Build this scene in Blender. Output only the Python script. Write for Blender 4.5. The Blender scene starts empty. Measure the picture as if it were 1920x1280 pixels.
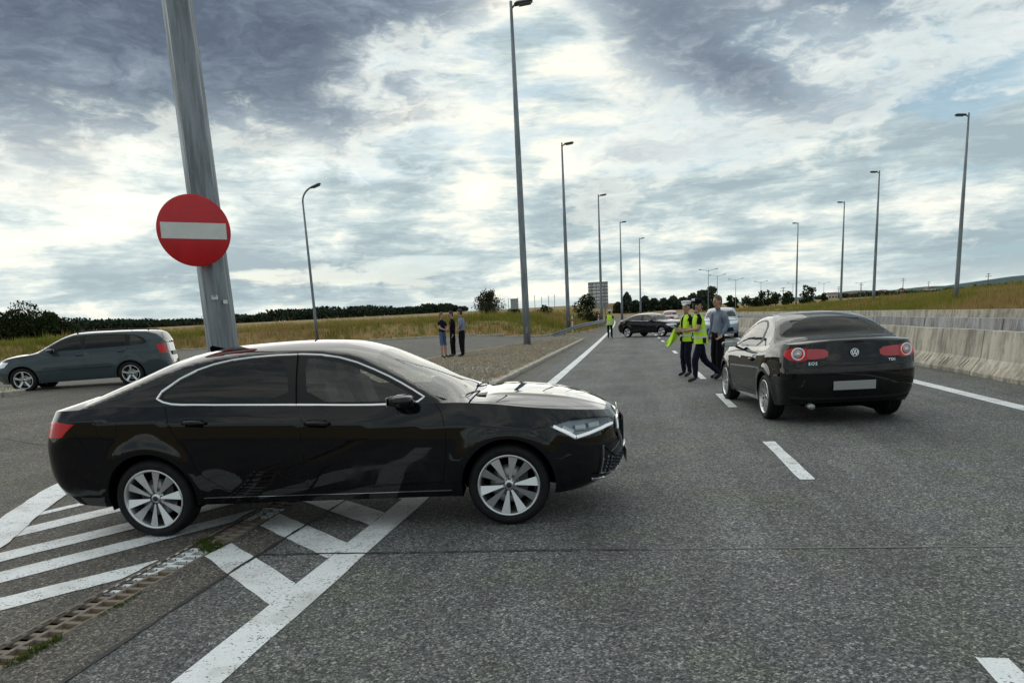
import bpy, bmesh, math, random
import numpy as np
from math import pi, sin, cos, radians
from mathutils import Vector, Matrix, geometry, noise as mnoise

random.seed(7); RNG = np.random.default_rng(7)
scene = bpy.context.scene
COL = scene.collection

# ------------------------------------------------------------------ camera
CAM_H = 1.565
cam_d = bpy.data.cameras.new("camera"); cam = bpy.data.objects.new("camera", cam_d); COL.objects.link(cam)
R_ = Vector((0.98527, 0.16239, -0.05358)); U_ = Vector((0.01769, 0.21486, 0.97648)); F_ = Vector((-0.17009, 0.96305, -0.20882))
m3 = Matrix((R_, U_, -F_)).transposed()
cam.matrix_world = Matrix.Translation((0, 0, CAM_H)) @ m3.to_4x4()
cam_d.sensor_width = 36; cam_d.lens = 26.0; cam_d.shift_y = 0.1328
cam_d.clip_start = 0.05; cam_d.clip_end = 6000
scene.camera = cam
scene.view_settings.view_transform = 'Standard'; scene.view_settings.look = 'None'
scene.view_settings.exposure = 0.2; scene.view_settings.gamma = 1.0; scene.view_settings.use_curve_mapping = False
scene.cycles.max_bounces = 8; scene.cycles.transparent_max_bounces = 16; scene.cycles.glossy_bounces = 4
scene.cycles.caustics_reflective = False; scene.cycles.caustics_refractive = False

# ------------------------------------------------------------------ world
SUN_EL = radians(27); SUN_AZ = radians(-38)          # azimuth from +Y, positive towards +X
world = bpy.data.worlds.new("World"); scene.world = world; world.use_nodes = True

class NT:
    """tiny node helper"""
    def __init__(s, tree): s.t = tree; s.n = tree.nodes; s.l = tree.links
    def node(s, typ, **kw):
        nd = s.n.new(typ)
        for k, v in kw.items(): setattr(nd, k, v)
        return nd
    def put(s, sock, v):
        if isinstance(v, bpy.types.NodeSocket): s.l.new(v, sock)
        elif isinstance(v, (tuple, list)) and len(v) == 3 and sock.type == 'RGBA': sock.default_value = (*v, 1)
        else: sock.default_value = v
    def m(s, op, a, b=None, c=None, clamp=False):
        nd = s.n.new('ShaderNodeMath'); nd.operation = op; nd.use_clamp = clamp
        s.put(nd.inputs[0], a)
        if b is not None: s.put(nd.inputs[1], b)
        if c is not None: s.put(nd.inputs[2], c)
        return nd.outputs[0]
    def vm(s, op, a, b=None, scale=None):
        nd = s.n.new('ShaderNodeVectorMath'); nd.operation = op
        s.put(nd.inputs[0], a)
        if b is not None: s.put(nd.inputs[1], b)
        if scale is not None: s.put(nd.inputs[3], scale)
        return nd.outputs[0] if op not in ('LENGTH', 'DOT_PRODUCT') else nd.outputs[1]
    def noise(s, vec, scale, detail=4, rough=.55, dist=0, out=0):
        nd = s.n.new('ShaderNodeTexNoise'); s.put(nd.inputs['Vector'], vec)
        nd.inputs['Scale'].default_value = scale; nd.inputs['Detail'].default_value = detail
        nd.inputs['Roughness'].default_value = rough; nd.inputs['Distortion'].default_value = dist
        return nd.outputs[out]
    def voro(s, vec, scale, feature='F1', out='Distance'):
        nd = s.n.new('ShaderNodeTexVoronoi'); nd.feature = feature; s.put(nd.inputs['Vector'], vec)
        nd.inputs['Scale'].default_value = scale
        return nd.outputs[out]
    def smooth(s, v, a, b, lo=0., hi=1.):
        nd = s.n.new('ShaderNodeMapRange'); nd.interpolation_type = 'SMOOTHSTEP'
        s.put(nd.inputs[0], v); nd.inputs[1].default_value = a; nd.inputs[2].default_value = b
        nd.inputs[3].default_value = lo; nd.inputs[4].default_value = hi
        return nd.outputs[0]
    def mix(s, f, a, b, typ='MIX'):
        nd = s.n.new('ShaderNodeMix'); nd.data_type = 'RGBA'; nd.blend_type = typ
        s.put(nd.inputs[0], f); s.put(nd.inputs[6], a); s.put(nd.inputs[7], b)
        return nd.outputs[2]
    def ramp(s, v, stops, interp='LINEAR'):
        nd = s.n.new('ShaderNodeValToRGB'); cr = nd.color_ramp; cr.interpolation = interp
        while len(cr.elements) < len(stops): cr.elements.new(.5)
        for e, (p, c) in zip(cr.elements, stops): e.position = p; e.color = (*c, 1)
        s.put(nd.inputs[0], v)
        return nd.outputs[0]

def build_world():
    N = NT(world.node_tree); N.n.clear()
    tc = N.node('ShaderNodeTexCoord').outputs['Generated']
    d = N.vm('NORMALIZE', tc)
    sx = N.node('ShaderNodeSeparateXYZ'); N.put(sx.inputs[0], d)
    X, Y, Z = sx.outputs
    el = N.m('MULTIPLY', N.m('ARCSINE', Z), 180 / pi)
    az = N.m('MULTIPLY', N.m('ARCTAN2', X, Y), 180 / pi)
    def comb(x, y, z=0.0):
        c = N.node('ShaderNodeCombineXYZ'); N.put(c.inputs[0], x); N.put(c.inputs[1], y); N.put(c.inputs[2], z); return c.outputs[0]
    def warp(v, scale, amt, det=4): return N.vm('ADD', v, N.vm('SCALE', N.vm('SUBTRACT', N.noise(v, scale, det, .6, out=1), (.5, .5, .5)), scale=amt))
    def add(*a):
        r = a[0]
        for b in a[1:]: r = N.m('ADD', r, b)
        return r
    def mul(a, b): return N.m('MULTIPLY', a, b)
    # cloud deck seen in perspective: features flatten and shrink towards the horizon
    zz = N.m('ADD', N.m('MAXIMUM', Z, 0.0), 0.085)
    p = comb(N.m('DIVIDE', X, zz), N.m('DIVIDE', Y, zz), 1.3)
    pw = warp(p, .9, .9)
    # sky-dome coordinates for upright billows (3-D direction, so no seam)
    q = N.vm('MULTIPLY', d, (5.2, 5.2, 13.0)); qw = warp(q, 1.1, 1.1)
    n_big = N.noise(pw, 0.42, 6, .56, .2); n_mid = N.noise(pw, 1.25, 8, .62, .3)
    n_dir = N.noise(qw, .85, 9, .60, .1); n_fin = N.noise(qw, 3.0, 7, .64, .2)
    bil = N.node('ShaderNodeTexVoronoi'); bil.feature = 'SMOOTH_F1'; N.put(bil.inputs['Vector'], N.vm('ADD', qw, N.vm('SCALE', N.noise(q, 4.5, 4, .6, out=1), scale=.35))); bil.inputs['Scale'].default_value = 1.5; bil.inputs['Smoothness'].default_value = .5
    puff = N.m('SUBTRACT', .62, bil.outputs['Distance'])
    def blob(a0, e0, sa, se, rot=0.0, amp=1.0):
        da = N.m('SUBTRACT', az, a0); de = N.m('SUBTRACT', el, e0); c, s_ = cos(radians(rot)), sin(radians(rot))
        u = N.m('DIVIDE', add(mul(da, c), mul(de, s_)), sa); v = N.m('DIVIDE', N.m('SUBTRACT', mul(de, c), mul(da, s_)), se)
        return mul(N.m('EXPONENT', mul(add(mul(u, u), mul(v, v)), -1.0)), amp)
    cen = lambda n, k: mul(N.m('SUBTRACT', n, .5), k)
    # --- heavy slate clouds filling the upper sky
    hv = add(blob(-47, 21, 17, 8.6, 6, .95), blob(-27, 22, 11, 8.0, 12, .90), blob(-14, 23, 8, 4.5, 0, .40), blob(2, 19.0, 11, 3.4, -30, .50), blob(12, 20.5, 9, 4.2, -18, .52), blob(25, 22, 8, 5.5, 0, .66), blob(-17, 15.5, 6, 2.6, -20, .22), blob(8, 14.5, 7, 1.8, -25, .20), blob(19, 10.5, 9, 1.7, 4, .10),
             blob(-20, 13.0, 8, 1.8, -28, .18), blob(-3.0, 8.6, 5.5, 2.8, 35, .30), blob(60, 26, 24, 9, 0, .6), blob(110, 30, 28, 11, 0, .55), blob(-100, 28, 26, 11, 0, .6), blob(175, 32, 26, 11, 0, .5), blob(-150, 26, 24, 9, 0, .5),
             blob(-7, 17.6, 4.2, 3.0, 30, -.45), mul(N.smooth(el, 30, 60), .35), cen(n_dir, 1.35), cen(n_mid, .65), cen(n_fin, .65), mul(puff, .22), -.05, -.05)
    dark = N.smooth(hv, .16, .56)
    # --- middle deck: broken cream and pale grey layers with pale blue between
    sv = warp(comb(mul(az, .055), add(mul(el, .30), mul(az, .008)), 7.7), 1.2, .8)
    lay = add(mul(N.noise(sv, 1.15, 9, .60, .2), .50), mul(n_mid, .26), mul(N.noise(sv, 4.0, 8, .70, .3), .24), cen(n_fin, .16), mul(puff, .26), -.086)
    lay = add(lay, blob(-40, 10.0, 13, 2.6, 0, .075), blob(-22, 7.5, 16, 2.2, 0, .06), blob(-8, 13, 7, 4, 0, .09), blob(-33, 4.0, 16, 1.5, -2, -.04), blob(-16, 5.0, 9, 1.2, 3, -.03), blob(15, 9.2, 16, 1.8, 6, -.05),
              blob(17, 4.8, 14, 1.2, 3, -.05), blob(5, 13.0, 8, 2.2, 10, .07), blob(14, 15.0, 5, 1.2, 0, .05), blob(-2, 1.8, 14, 1.0, 0, .06), blob(-30, 1.6, 18, .9, 0, .05), blob(-38, 7.0, 14, 1.0, 0, .05))
    nis = N.node('ShaderNodeTexSky', sky_type='NISHITA'); nis.sun_disc = False
    nis.sun_elevation = SUN_EL; nis.sun_rotation = SUN_AZ; nis.air_density = 1.0; nis.dust_density = 1.5
    blue = N.mix(.55, N.vm('SCALE', nis.outputs[0], scale=.8), (3.6, 5.9, 7.4))
    body = N.ramp(lay, [(.37, (.31, .40, .46)), (.44, (.40, .50, .55)), (.49, (.53, .62, .65)), (.535, (.68, .74, .735)), (.58, (.86, .87, .77)), (.63, (.98, .95, .82)), (.72, (1.0, .99, .88))])
    body = N.vm('SCALE', N.mix(1.0, body, (1.08, 1.05, .99), 'MULTIPLY'), scale=10.3)
    gap = N.smooth(add(n_big, cen(n_fin, .25)), .56, .66)
    body = N.mix(mul(gap, .62), body, blue)
    body = N.mix(mul(N.smooth(el, 0.0, 2.6, 1.0, 0.0), .55), body, (7.4, 7.9, 7.5))
    glow = add(blob(-38, 10, 15, 5, 0, .10), blob(-40, 26, 22, 10, 0, .08))
    body = N.vm('ADD', body, N.vm('SCALE', (1.0, .93, .78), scale=mul(glow, 10.0)))
    hshade = add(.34, cen(n_dir, 1.2), cen(n_fin, 1.0), cen(n_mid, .6), mul(puff, .25), mul(hv, -.26))
    hcol = N.ramp(hshade, [(.0, (.105, .135, .185)), (.16, (.155, .195, .25)), (.32, (.23, .28, .34)), (.48, (.36, .42, .465)), (.66, (.62, .66, .67))])
    hcol = N.vm('SCALE', hcol, scale=10.0)
    # bright rim where the heavy cloud thins out
    rim = mul(N.smooth(hv, .02, .24), N.smooth(hv, .44, .26)); body = N.mix(mul(rim, .45), body, (9.6, 9.5, 8.5))
    sky = N.mix(dark, body, hcol)
    sky = N.mix(N.smooth(el, -1.5, -.2, 0.0, 1.0), (1.2, 1.25, 1.1), sky)
    bg = N.node('ShaderNodeBackground'); N.put(bg.inputs[0], sky); bg.inputs[1].default_value = 0.1
    out = N.node('ShaderNodeOutputWorld'); N.l.new(bg.outputs[0], out.inputs[0])
build_world()

sun_d = bpy.data.lights.new("sun", 'SUN'); sun_d.energy = 1.5; sun_d.angle = radians(90); sun_d.color = (1.0, .95, .86)
sun = bpy.data.objects.new("sun", sun_d); COL.objects.link(sun)
sd = Vector((sin(SUN_AZ) * cos(SUN_EL), cos(SUN_AZ) * cos(SUN_EL), sin(SUN_EL)))
sun.rotation_euler = sd.to_track_quat('Z', 'Y').to_euler(); sun.location = (0, 0, 40)

# ------------------------------------------------------------------ materials
def mat(name, base=(.5, .5, .5), rough=.5, metal=0., coat=0., spec=.5, emit=None, es=1., var=0., vscale=8., bump=0., bscale=40.):
    m = bpy.data.materials.new(name); m.use_nodes = True
    N = NT(m.node_tree); b = N.n['Principled BSDF']
    b.inputs['Base Color'].default_value = (*base, 1); b.inputs['Roughness'].default_value = rough
    b.inputs['Metallic'].default_value = metal; b.inputs['Coat Weight'].default_value = coat; b.inputs['Coat Roughness'].default_value = .02
    b.inputs['Specular IOR Level'].default_value = spec
    if emit: b.inputs['Emission Color'].default_value = (*emit, 1); b.inputs['Emission Strength'].default_value = es
    tc = N.node('ShaderNodeTexCoord').outputs['Object']
    if var:
        n = N.noise(tc, vscale, 5, .6)
        c = N.mix(N.smooth(n, .3, .7), tuple(x * (1 - var) for x in base), tuple(min(1, x * (1 + var)) for x in base))
        N.put(b.inputs['Base Color'], c)
        N.put(b.inputs['Roughness'], N.smooth(N.noise(tc, vscale * 2.3, 3), .2, .8, max(.02, rough - .08), min(1, rough + .1)))
    if bump:
        bp = N.node('ShaderNodeBump'); bp.inputs['Strength'].default_value = bump; bp.inputs['Distance'].default_value = .02
        N.put(bp.inputs['Height'], N.noise(tc, bscale, 4)); N.l.new(bp.outputs[0], b.inputs['Normal'])
    return m

def galv_mat(name, base=(.20, .225, .25)):
    m = mat(name, base, .5, .55); N = NT(m.node_tree); b = N.n['Principled BSDF']
    tc = N.node('ShaderNodeTexCoord').outputs['Object']; mp = N.node('ShaderNodeMapping'); N.put(mp.inputs[0], tc); mp.inputs['Scale'].default_value = (9, 9, .7)
    s_ = N.noise(mp.outputs[0], 1.6, 6, .65); sp = N.noise(tc, 26, 3, .6)
    c = N.mix(N.smooth(s_, .35, .68), tuple(v * 1.18 for v in base), tuple(v * .74 for v in base)); c = N.mix(N.smooth(sp, .62, .74, 0, .35), c, (.36, .38, .40))
    N.put(b.inputs['Base Color'], c); N.put(b.inputs['Roughness'], N.smooth(s_, .3, .7, .42, .62)); return m

def paint_mat(name, base, rough=.12):
    """car paint: fine flake variation, thin dust film that roughens and lightens it a little"""
    m = mat(name, base, rough, 0, 1.0); N = NT(m.node_tree); b = N.n['Principled BSDF']
    tc = N.node('ShaderNodeTexCoord').outputs['Object']
    sz = N.node('ShaderNodeSeparateXYZ'); N.put(sz.inputs[0], tc)
    dust = N.m('MULTIPLY', N.smooth(N.noise(tc, 3.5, 6, .65), .38, .8), N.smooth(sz.outputs[2], .95, .35, .12, .9)); b.inputs['Specular IOR Level'].default_value = 0; b.inputs['Coat IOR'].default_value = 1.44
    N.put(b.inputs['Base Color'], N.mix(N.m('MULTIPLY', dust, .018), base, (.22, .20, .17)))
    b.inputs['Coat Roughness'].default_value = .03
    N.put(b.inputs['Coat Roughness'], N.smooth(dust, .05, .75, .015, .26))
    return m

def glass_mat(name, tint, ior=1.5, dirt=.03):
    m = bpy.data.materials.new(name); m.use_nodes = True; N = NT(m.node_tree); N.n.clear()
    tr = N.node('ShaderNodeBsdfTransparent'); N.put(tr.inputs[0], tint)
    gl = N.node('ShaderNodeBsdfGlossy'); gl.inputs['Roughness'].default_value = .01
    fr = N.node('ShaderNodeFresnel'); fr.inputs[0].default_value = ior
    df = N.node('ShaderNodeBsdfDiffuse'); N.put(df.inputs[0], (.35, .35, .33))
    mx = N.node('ShaderNodeMixShader'); N.l.new(fr.outputs[0], mx.inputs[0]); N.l.new(tr.outputs[0], mx.inputs[1]); N.l.new(gl.outputs[0], mx.inputs[2])
    m2 = N.node('ShaderNodeMixShader'); m2.inputs[0].default_value = dirt; N.l.new(mx.outputs[0], m2.inputs[1]); N.l.new(df.outputs[0], m2.inputs[2])
    o = N.node('ShaderNodeOutputMaterial'); N.l.new(m2.outputs[0], o.inputs[0])
    return m

def asphalt_mat():
    m = bpy.data.materials.new("asphalt"); m.use_nodes = True; N = NT(m.node_tree); b = N.n['Principled BSDF']
    tc = N.node('ShaderNodeTexCoord').outputs['Object']
    sp = N.node('ShaderNodeSeparateXYZ'); N.put(sp.inputs[0], tc); X = sp.outputs[0]
    left = N.smooth(N.m('ADD', X, N.m('MULTIPLY', N.noise(tc, 1.2, 3), .02)), -2.70, -2.74)
    cell = N.voro(tc, 105, out='Color'); sc = N.node('ShaderNodeSeparateColor'); N.put(sc.inputs[0], cell)
    cell2 = N.voro(tc, 62, out='Color'); sc2 = N.node('ShaderNodeSeparateColor'); N.put(sc2.inputs[0], cell2)
    spk = N.m('ADD', N.m('MULTIPLY', sc.outputs[0], .6), N.m('MULTIPLY', sc2.outputs[1], .4))
    base = N.ramp(spk, [(.15, (.025, .026, .029)), (.42, (.066, .069, .073)), (.66, (.116, .119, .121)), (.86, (.25, .253, .245)), (1.0, (.43, .43, .40))])
    brown = N.mix(1.0, base, (.88, .77, .67), 'MULTIPLY')
    big = N.noise(tc, .55, 5, .6); mid = N.noise(tc, 4.0, 4, .6)
    c = N.mix(N.m('MULTIPLY', left, .9), base, brown)
    green = N.mix(1.0, c, (.98, 1.04, .84), 'MULTIPLY')
    c = N.mix(N.smooth(N.noise(tc, .9, 3), .48, .66, 0, .7), c, green)
    k = N.m('MULTIPLY', N.smooth(big, .3, .7, .92, 1.28), N.smooth(mid, .2, .8, .93, 1.07))
    # faint stains dragged along the lane and small oily drips
    mpp = N.node('ShaderNodeMapping'); N.put(mpp.inputs[0], tc); mpp.inputs['Scale'].default_value = (2.2, .22, 1)
    k = N.m('MULTIPLY', k, N.smooth(N.noise(mpp.outputs[0], 1.3, 6, .62), .32, .68, .84, 1.10))
    drip = N.m('MULTIPLY', N.smooth(N.voro(tc, 1.1), .13, .02), N.smooth(N.noise(tc, .5, 2), .5, .62)); k = N.m('MULTIPLY', k, N.m('SUBTRACT', 1.0, N.m('MULTIPLY', drip, .35)))
    # worn, paler wheel tracks and dark oil line along the lanes
    xt = N.m('ADD', X, N.m('MULTIPLY', N.m('SUBTRACT', N.noise(tc, .15, 2), .5), .5))
    def band(c0, w, a): return N.m('MULTIPLY', N.m('EXPONENT', N.m('MULTIPLY', N.m('POWER', N.m('DIVIDE', N.m('ABSOLUTE', N.m('SUBTRACT', xt, c0)), w), 2), -1)), a)
    trk = N.m('ADD', N.m('ADD', band(-.9, .35, .12), band(.7, .35, .12)), N.m('ADD', N.m('ADD', band(2.4, .35, .12), band(4.2, .35, .12)), band(-.1, .4, -.09)))
    k = N.m('MULTIPLY', k, N.m('ADD', 1.0, trk))
    c = N.vm('SCALE', c, scale=k)
    N.put(b.inputs['Base Color'], c); b.inputs['Roughness'].default_value = .82; b.inputs['Specular IOR Level'].default_value = .35
    bp = N.node('ShaderNodeBump'); bp.inputs['Strength'].default_value = .75; bp.inputs['Distance'].default_value = .004
    h = N.m('ADD', N.m('MULTIPLY', N.voro(tc, 105), -1.), N.m('MULTIPLY', N.noise(tc, 300, 2), .3))
    N.put(bp.inputs['Height'], h); N.l.new(bp.outputs[0], b.inputs['Normal'])
    return m

def roadpaint_mat():
    m = bpy.data.materials.new("road_paint"); m.use_nodes = True; N = NT(m.node_tree); b = N.n['Principled BSDF']
    tc = N.node('ShaderNodeTexCoord').outputs['Object']
    cell = N.voro(tc, 105, out='Color'); sc = N.node('ShaderNodeSeparateColor'); N.put(sc.inputs[0], cell)
    wear = N.m('ADD', N.m('MULTIPLY', sc.outputs[0], .42), N.m('ADD', N.m('MULTIPLY', N.noise(tc, 7, 5, .7), .55), N.m('MULTIPLY', N.noise(tc, 60, 3, .7), .35)))
    w = N.smooth(wear, .80, .90)
    wh = N.mix(N.noise(tc, 14, 4), (.66, .69, .72), (.80, .82, .84))
    wh = N.mix(N.smooth(sc.outputs[1], .3, 1.0, 0, .22), wh, (.42, .44, .46))
    wh = N.mix(N.smooth(N.noise(tc, 2.2, 4, .65), .46, .70, 0, .55), wh, (.38, .38, .36))
    N.put(b.inputs['Base Color'], N.mix(w, wh, (.07, .07, .07))); b.inputs['Roughness'].default_value = .6
    bp = N.node('ShaderNodeBump'); bp.inputs['Strength'].default_value = .5; bp.inputs['Distance'].default_value = .003
    N.put(bp.inputs['Height'], N.m('MULTIPLY', N.voro(tc, 105), -1.)); N.l.new(bp.outputs[0], b.inputs['Normal'])
    return m

def concrete_mat(name, light=(.47, .44, .38), dark=(.20, .19, .17)):
    m = bpy.data.materials.new(name); m.use_nodes = True; N = NT(m.node_tree); b = N.n['Principled BSDF']
    gg = N.node('ShaderNodeNewGeometry').outputs['Position']
    mp = N.node('ShaderNodeMapping'); N.put(mp.inputs[0], gg); mp.inputs['Scale'].default_value = (2.2, 2.2, .35)
    mp.inputs['Location'].default_value = (3, 1, 0)
    streak = N.noise(mp.outputs[0], 2.4, 8, .72, .6)
    blot = N.noise(gg, 1.3, 6, .65)
    f = N.m('ADD', N.m('MULTIPLY', streak, .6), N.m('MULTIPLY', blot, .4))
    c = N.mix(N.smooth(f, .41, .60), light, dark)
    c = N.mix(N.smooth(N.noise(gg, 5, 5, .7), .52, .75, 0, .6), c, (.34, .27, .18))
    oi = N.node('ShaderNodeObjectInfo').outputs['Random']; c = N.vm('SCALE', c, scale=N.m('ADD', .86, N.m('MULTIPLY', oi, .24)))
    sz_ = N.node('ShaderNodeSeparateXYZ'); N.put(sz_.inputs[0], gg); foot = N.m('MULTIPLY', N.smooth(sz_.outputs[2], .20, .0), N.smooth(N.noise(gg, 3, 5, .7), .35, .65)); c = N.mix(N.m('MULTIPLY', foot, .7), c, (.12, .105, .08))
    pits = N.voro(gg, 38); c = N.mix(N.smooth(pits, .12, .05, 0, .7), c, (.10, .095, .085))
    N.put(b.inputs['Base Color'], c); b.inputs['Roughness'].default_value = .88
    bp = N.node('ShaderNodeBump'); bp.inputs['Strength'].default_value = .5; bp.inputs['Distance'].default_value = .02
    N.put(bp.inputs['Height'], N.noise(gg, 18, 6, .7)); N.l.new(bp.outputs[0], b.inputs['Normal'])
    return m

def field_mat(name, cols, s=.25):
    m = bpy.data.materials.new(name); m.use_nodes = True; N = NT(m.node_tree); b = N.n['Principled BSDF']
    g = N.node('ShaderNodeNewGeometry').outputs['Position']
    n = N.m('ADD', N.m('MULTIPLY', N.noise(g, s, 5, .65), .6), N.m('MULTIPLY', N.noise(g, s * 14, 4, .7), .4))
    st = [(.32 + .36 * i / (len(cols) - 1), c) for i, c in enumerate(cols)]
    N.put(b.inputs['Base Color'], N.ramp(n, st)); b.inputs['Roughness'].default_value = .95; b.inputs['Specular IOR Level'].default_value = .1
    return m

def leaf_mat(name, cols, s=.8, trans=.25):
    m = field_mat(name, cols, s); N = NT(m.node_tree); b = N.n['Principled BSDF']
    b.inputs['Roughness'].default_value = .75
    tl = N.node('ShaderNodeBsdfTranslucent'); N.l.new(b.inputs['Base Color'].links[0].from_socket, tl.inputs[0])
    mx = N.node('ShaderNodeMixShader'); mx.inputs[0].default_value = trans
    N.l.new(b.outputs[0], mx.inputs[1]); N.l.new(tl.outputs[0], mx.inputs[2]); N.l.new(mx.outputs[0], N.n['Material Output'].inputs[0])
    return m

M = dict(
    asphalt=asphalt_mat(), paint=roadpaint_mat(), concrete=concrete_mat("weathered_concrete", (.54, .495, .41), (.23, .21, .175)),
    concrete_grey=concrete_mat("grey_concrete", (.37, .37, .38), (.17, .165, .17)),
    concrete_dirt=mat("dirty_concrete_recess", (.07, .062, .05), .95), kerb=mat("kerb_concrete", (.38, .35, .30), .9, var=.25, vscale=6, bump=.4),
    drain=mat("drain_concrete", (.20, .165, .135), .9, var=.3, vscale=14, bump=.4),
    tar=mat("tar_seam", (.018, .018, .019), .75, var=.3, vscale=20), seam_light=mat("pale_seam", (.17, .17, .165), .8, var=.2),
    galv=galv_mat("galvanised_steel"), galv_d=mat("dark_lamp_housing", (.07, .075, .08), .5, .3),
    red=mat("sign_red", (.50, .006, .012), .38, var=.08, vscale=5), white=mat("sign_white", (.62, .64, .63), .4, var=.05), steel=mat("sign_back", (.35, .36, .37), .5, .6),
    black_paint=paint_mat("black_paint", (.004, .004, .006)), eos_paint=paint_mat("black_brown_paint", (.006, .0055, .0065)),
    grey_paint=paint_mat("blue_grey_paint", (.045, .062, .072)), silver_paint=paint_mat("silver_blue_paint", (.30, .36, .44)), red_paint=paint_mat("pale_pink_paint", (.50, .30, .27)),
    plastic=mat("black_plastic", (.006, .006, .007), .5, spec=.3), rubber=mat("tyre_rubber", (.008, .008, .009), .7, spec=.3, var=.3, vscale=12, bump=.2), gapm=mat("panel_gap_black", (.001, .001, .001), .9, spec=.1),
    chrome=mat("satin_chrome", (.72, .74, .76), .16, 1.), alloy=mat("alloy_silver", (.62, .63, .64), .30, .85), alloy_d=mat("dark_alloy", (.05, .05, .055), .45, .6),
    disc=mat("brake_disc", (.28, .28, .28), .35, .9), interior=mat("interior_dark", (.05, .05, .055), .8), seat=mat("seat_fabric", (.07, .07, .075), .9, var=.2),
    lamp_clear=mat("headlamp_silver", (.82, .88, .92), .3, .15), lamp_dark=mat("headlamp_dark", (.10, .12, .14), .3, .6), lamp_tray=mat("headlamp_tray", (.26, .31, .36), .25, .4), lamp_white=mat("light_guide_white", (.92, .95, .97), .3, emit=(.95, .98, 1), es=.45),
    lamp_red=mat("tail_lamp_red", (.55, .012, .016), .25, 0, .35, spec=.2), lamp_red2=mat("tail_lamp_pale_red", (.48, .07, .08), .25, 0, .4, spec=.2), lamp_grey=mat("lamp_lens_pale", (.42, .36, .37), .15, .2, 1.), lamp_ring=mat("lamp_ring_white", (.75, .72, .74), .12, .3, 1.),
    plate=mat("plate_white", (.30, .30, .30), .5),
    glass_r=glass_mat("tinted_rear_glass", (.05, .055, .06), 1.33, .005), glass=glass_mat("clear_glass", (.90, .96, .94), 1.6, .035), glass_d=glass_mat("privacy_glass", (.05, .055, .06), 1.5, .008), glass_lamp=glass_mat("lamp_glass", (.9, .92, .93), 1.4, .01),
    soil=field_mat("dry_gravel_soil", [(.19, .16, .125), (.31, .27, .215), (.42, .37, .30), (.24, .21, .16)], 1.3),
    gravel=field_mat("gravel_stones", [(.22, .195, .16), (.36, .33, .27), (.15, .13, .10), (.45, .41, .35)], 6),
    straw=leaf_mat("dead_straw", [(.30, .25, .17), (.52, .45, .33), (.38, .27, .19), (.20, .18, .11)], 2.0, .1),
    field=field_mat("dry_meadow_ground", [(.15, .145, .045), (.22, .18, .065), (.27, .17, .085), (.13, .13, .035)], .06),
    weed=leaf_mat("tall_weeds_green", [(.085, .118, .020), (.16, .178, .030), (.25, .225, .055), (.12, .145, .026)], .35, .3),
    weed_b=leaf_mat("dry_russet_grass", [(.24, .175, .065), (.32, .22, .09), (.36, .24, .12), (.22, .19, .06)], .3, .3),
    grass=leaf_mat("fresh_grass", [(.035, .060, .008), (.065, .10, .014), (.09, .12, .022)], 6, .3),
    leafd=leaf_mat("dark_foliage", [(.012, .020, .008), (.028, .042, .014), (.045, .058, .020)], .9, .15),
    leafm=leaf_mat("bush_foliage", [(.022, .030, .016), (.05, .056, .032), (.085, .08, .055)], 1.5, .15),
    bark=mat("bark", (.07, .06, .05), .9, var=.3),
    wood=field_mat("far_wood", [(.018, .030, .024), (.036, .052, .036), (.055, .070, .045)], .08),  # far wood greens carry a bluish tint standing in for distance haze
    hill=field_mat("far_hill_haze_blue", [(.06, .10, .11), (.08, .12, .12), (.10, .13, .11)], .01), house=mat("far_house_wall", (.45, .44, .42), .8), roof=mat("far_roof", (.16, .10, .08), .8),  # hill: distance haze is painted into its blue base colours
    skin=mat("skin", (.42, .24, .17), .55), lip=mat("lips", (.30, .12, .09), .5), hair=mat("hair_dark", (.03, .02, .015), .7), hair_l=mat("hair_brown", (.10, .06, .035), .7),
    navy=mat("navy_cloth", (.008, .010, .022), .9, spec=.15, var=.2, vscale=10, bump=.3, bscale=14), blackc=mat("black_cloth", (.006, .006, .008), .9, spec=.15, var=.2, bump=.3, bscale=14),
    denim=mat("blue_denim", (.06, .11, .22), .85, var=.2, vscale=12), shirt=mat("grey_blue_cloth", (.16, .19, .27), .85, var=.15, bump=.3, bscale=14),
    hivis=mat("hi_vis_yellow", (.50, .80, .02), .6, emit=None, var=.1, vscale=9, bump=.3, bscale=12), reflect=mat("reflective_tape", (.62, .63, .60), .35),
    shoe=mat("black_leather", (.012, .012, .012), .4), capw=mat("cap_white", (.72, .72, .74), .7), paper=mat("paper", (.62, .60, .52), .7), tan=mat("tan_shirt_beige", (.40, .36, .30), .8),
)

# ------------------------------------------------------------------ mesh builder
def tag(o, label=None, cat=None, group=None, kind=None):
    if label: o['label'] = label
    if cat: o['category'] = cat
    if group: o['group'] = group
    if kind: o['kind'] = kind
    return o

def link(name, me, parent=None):
    o = bpy.data.objects.new(name, me); COL.objects.link(o)
    if parent is not None: o.parent = parent
    return o

def empty(name, loc=(0, 0, 0), rz=0, parent=None):
    o = bpy.data.objects.new(name, None); COL.objects.link(o); o.location = loc; o.rotation_euler = (0, 0, rz)
    o.empty_display_size = .2
    if parent is not None: o.parent = parent
    return o

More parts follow.
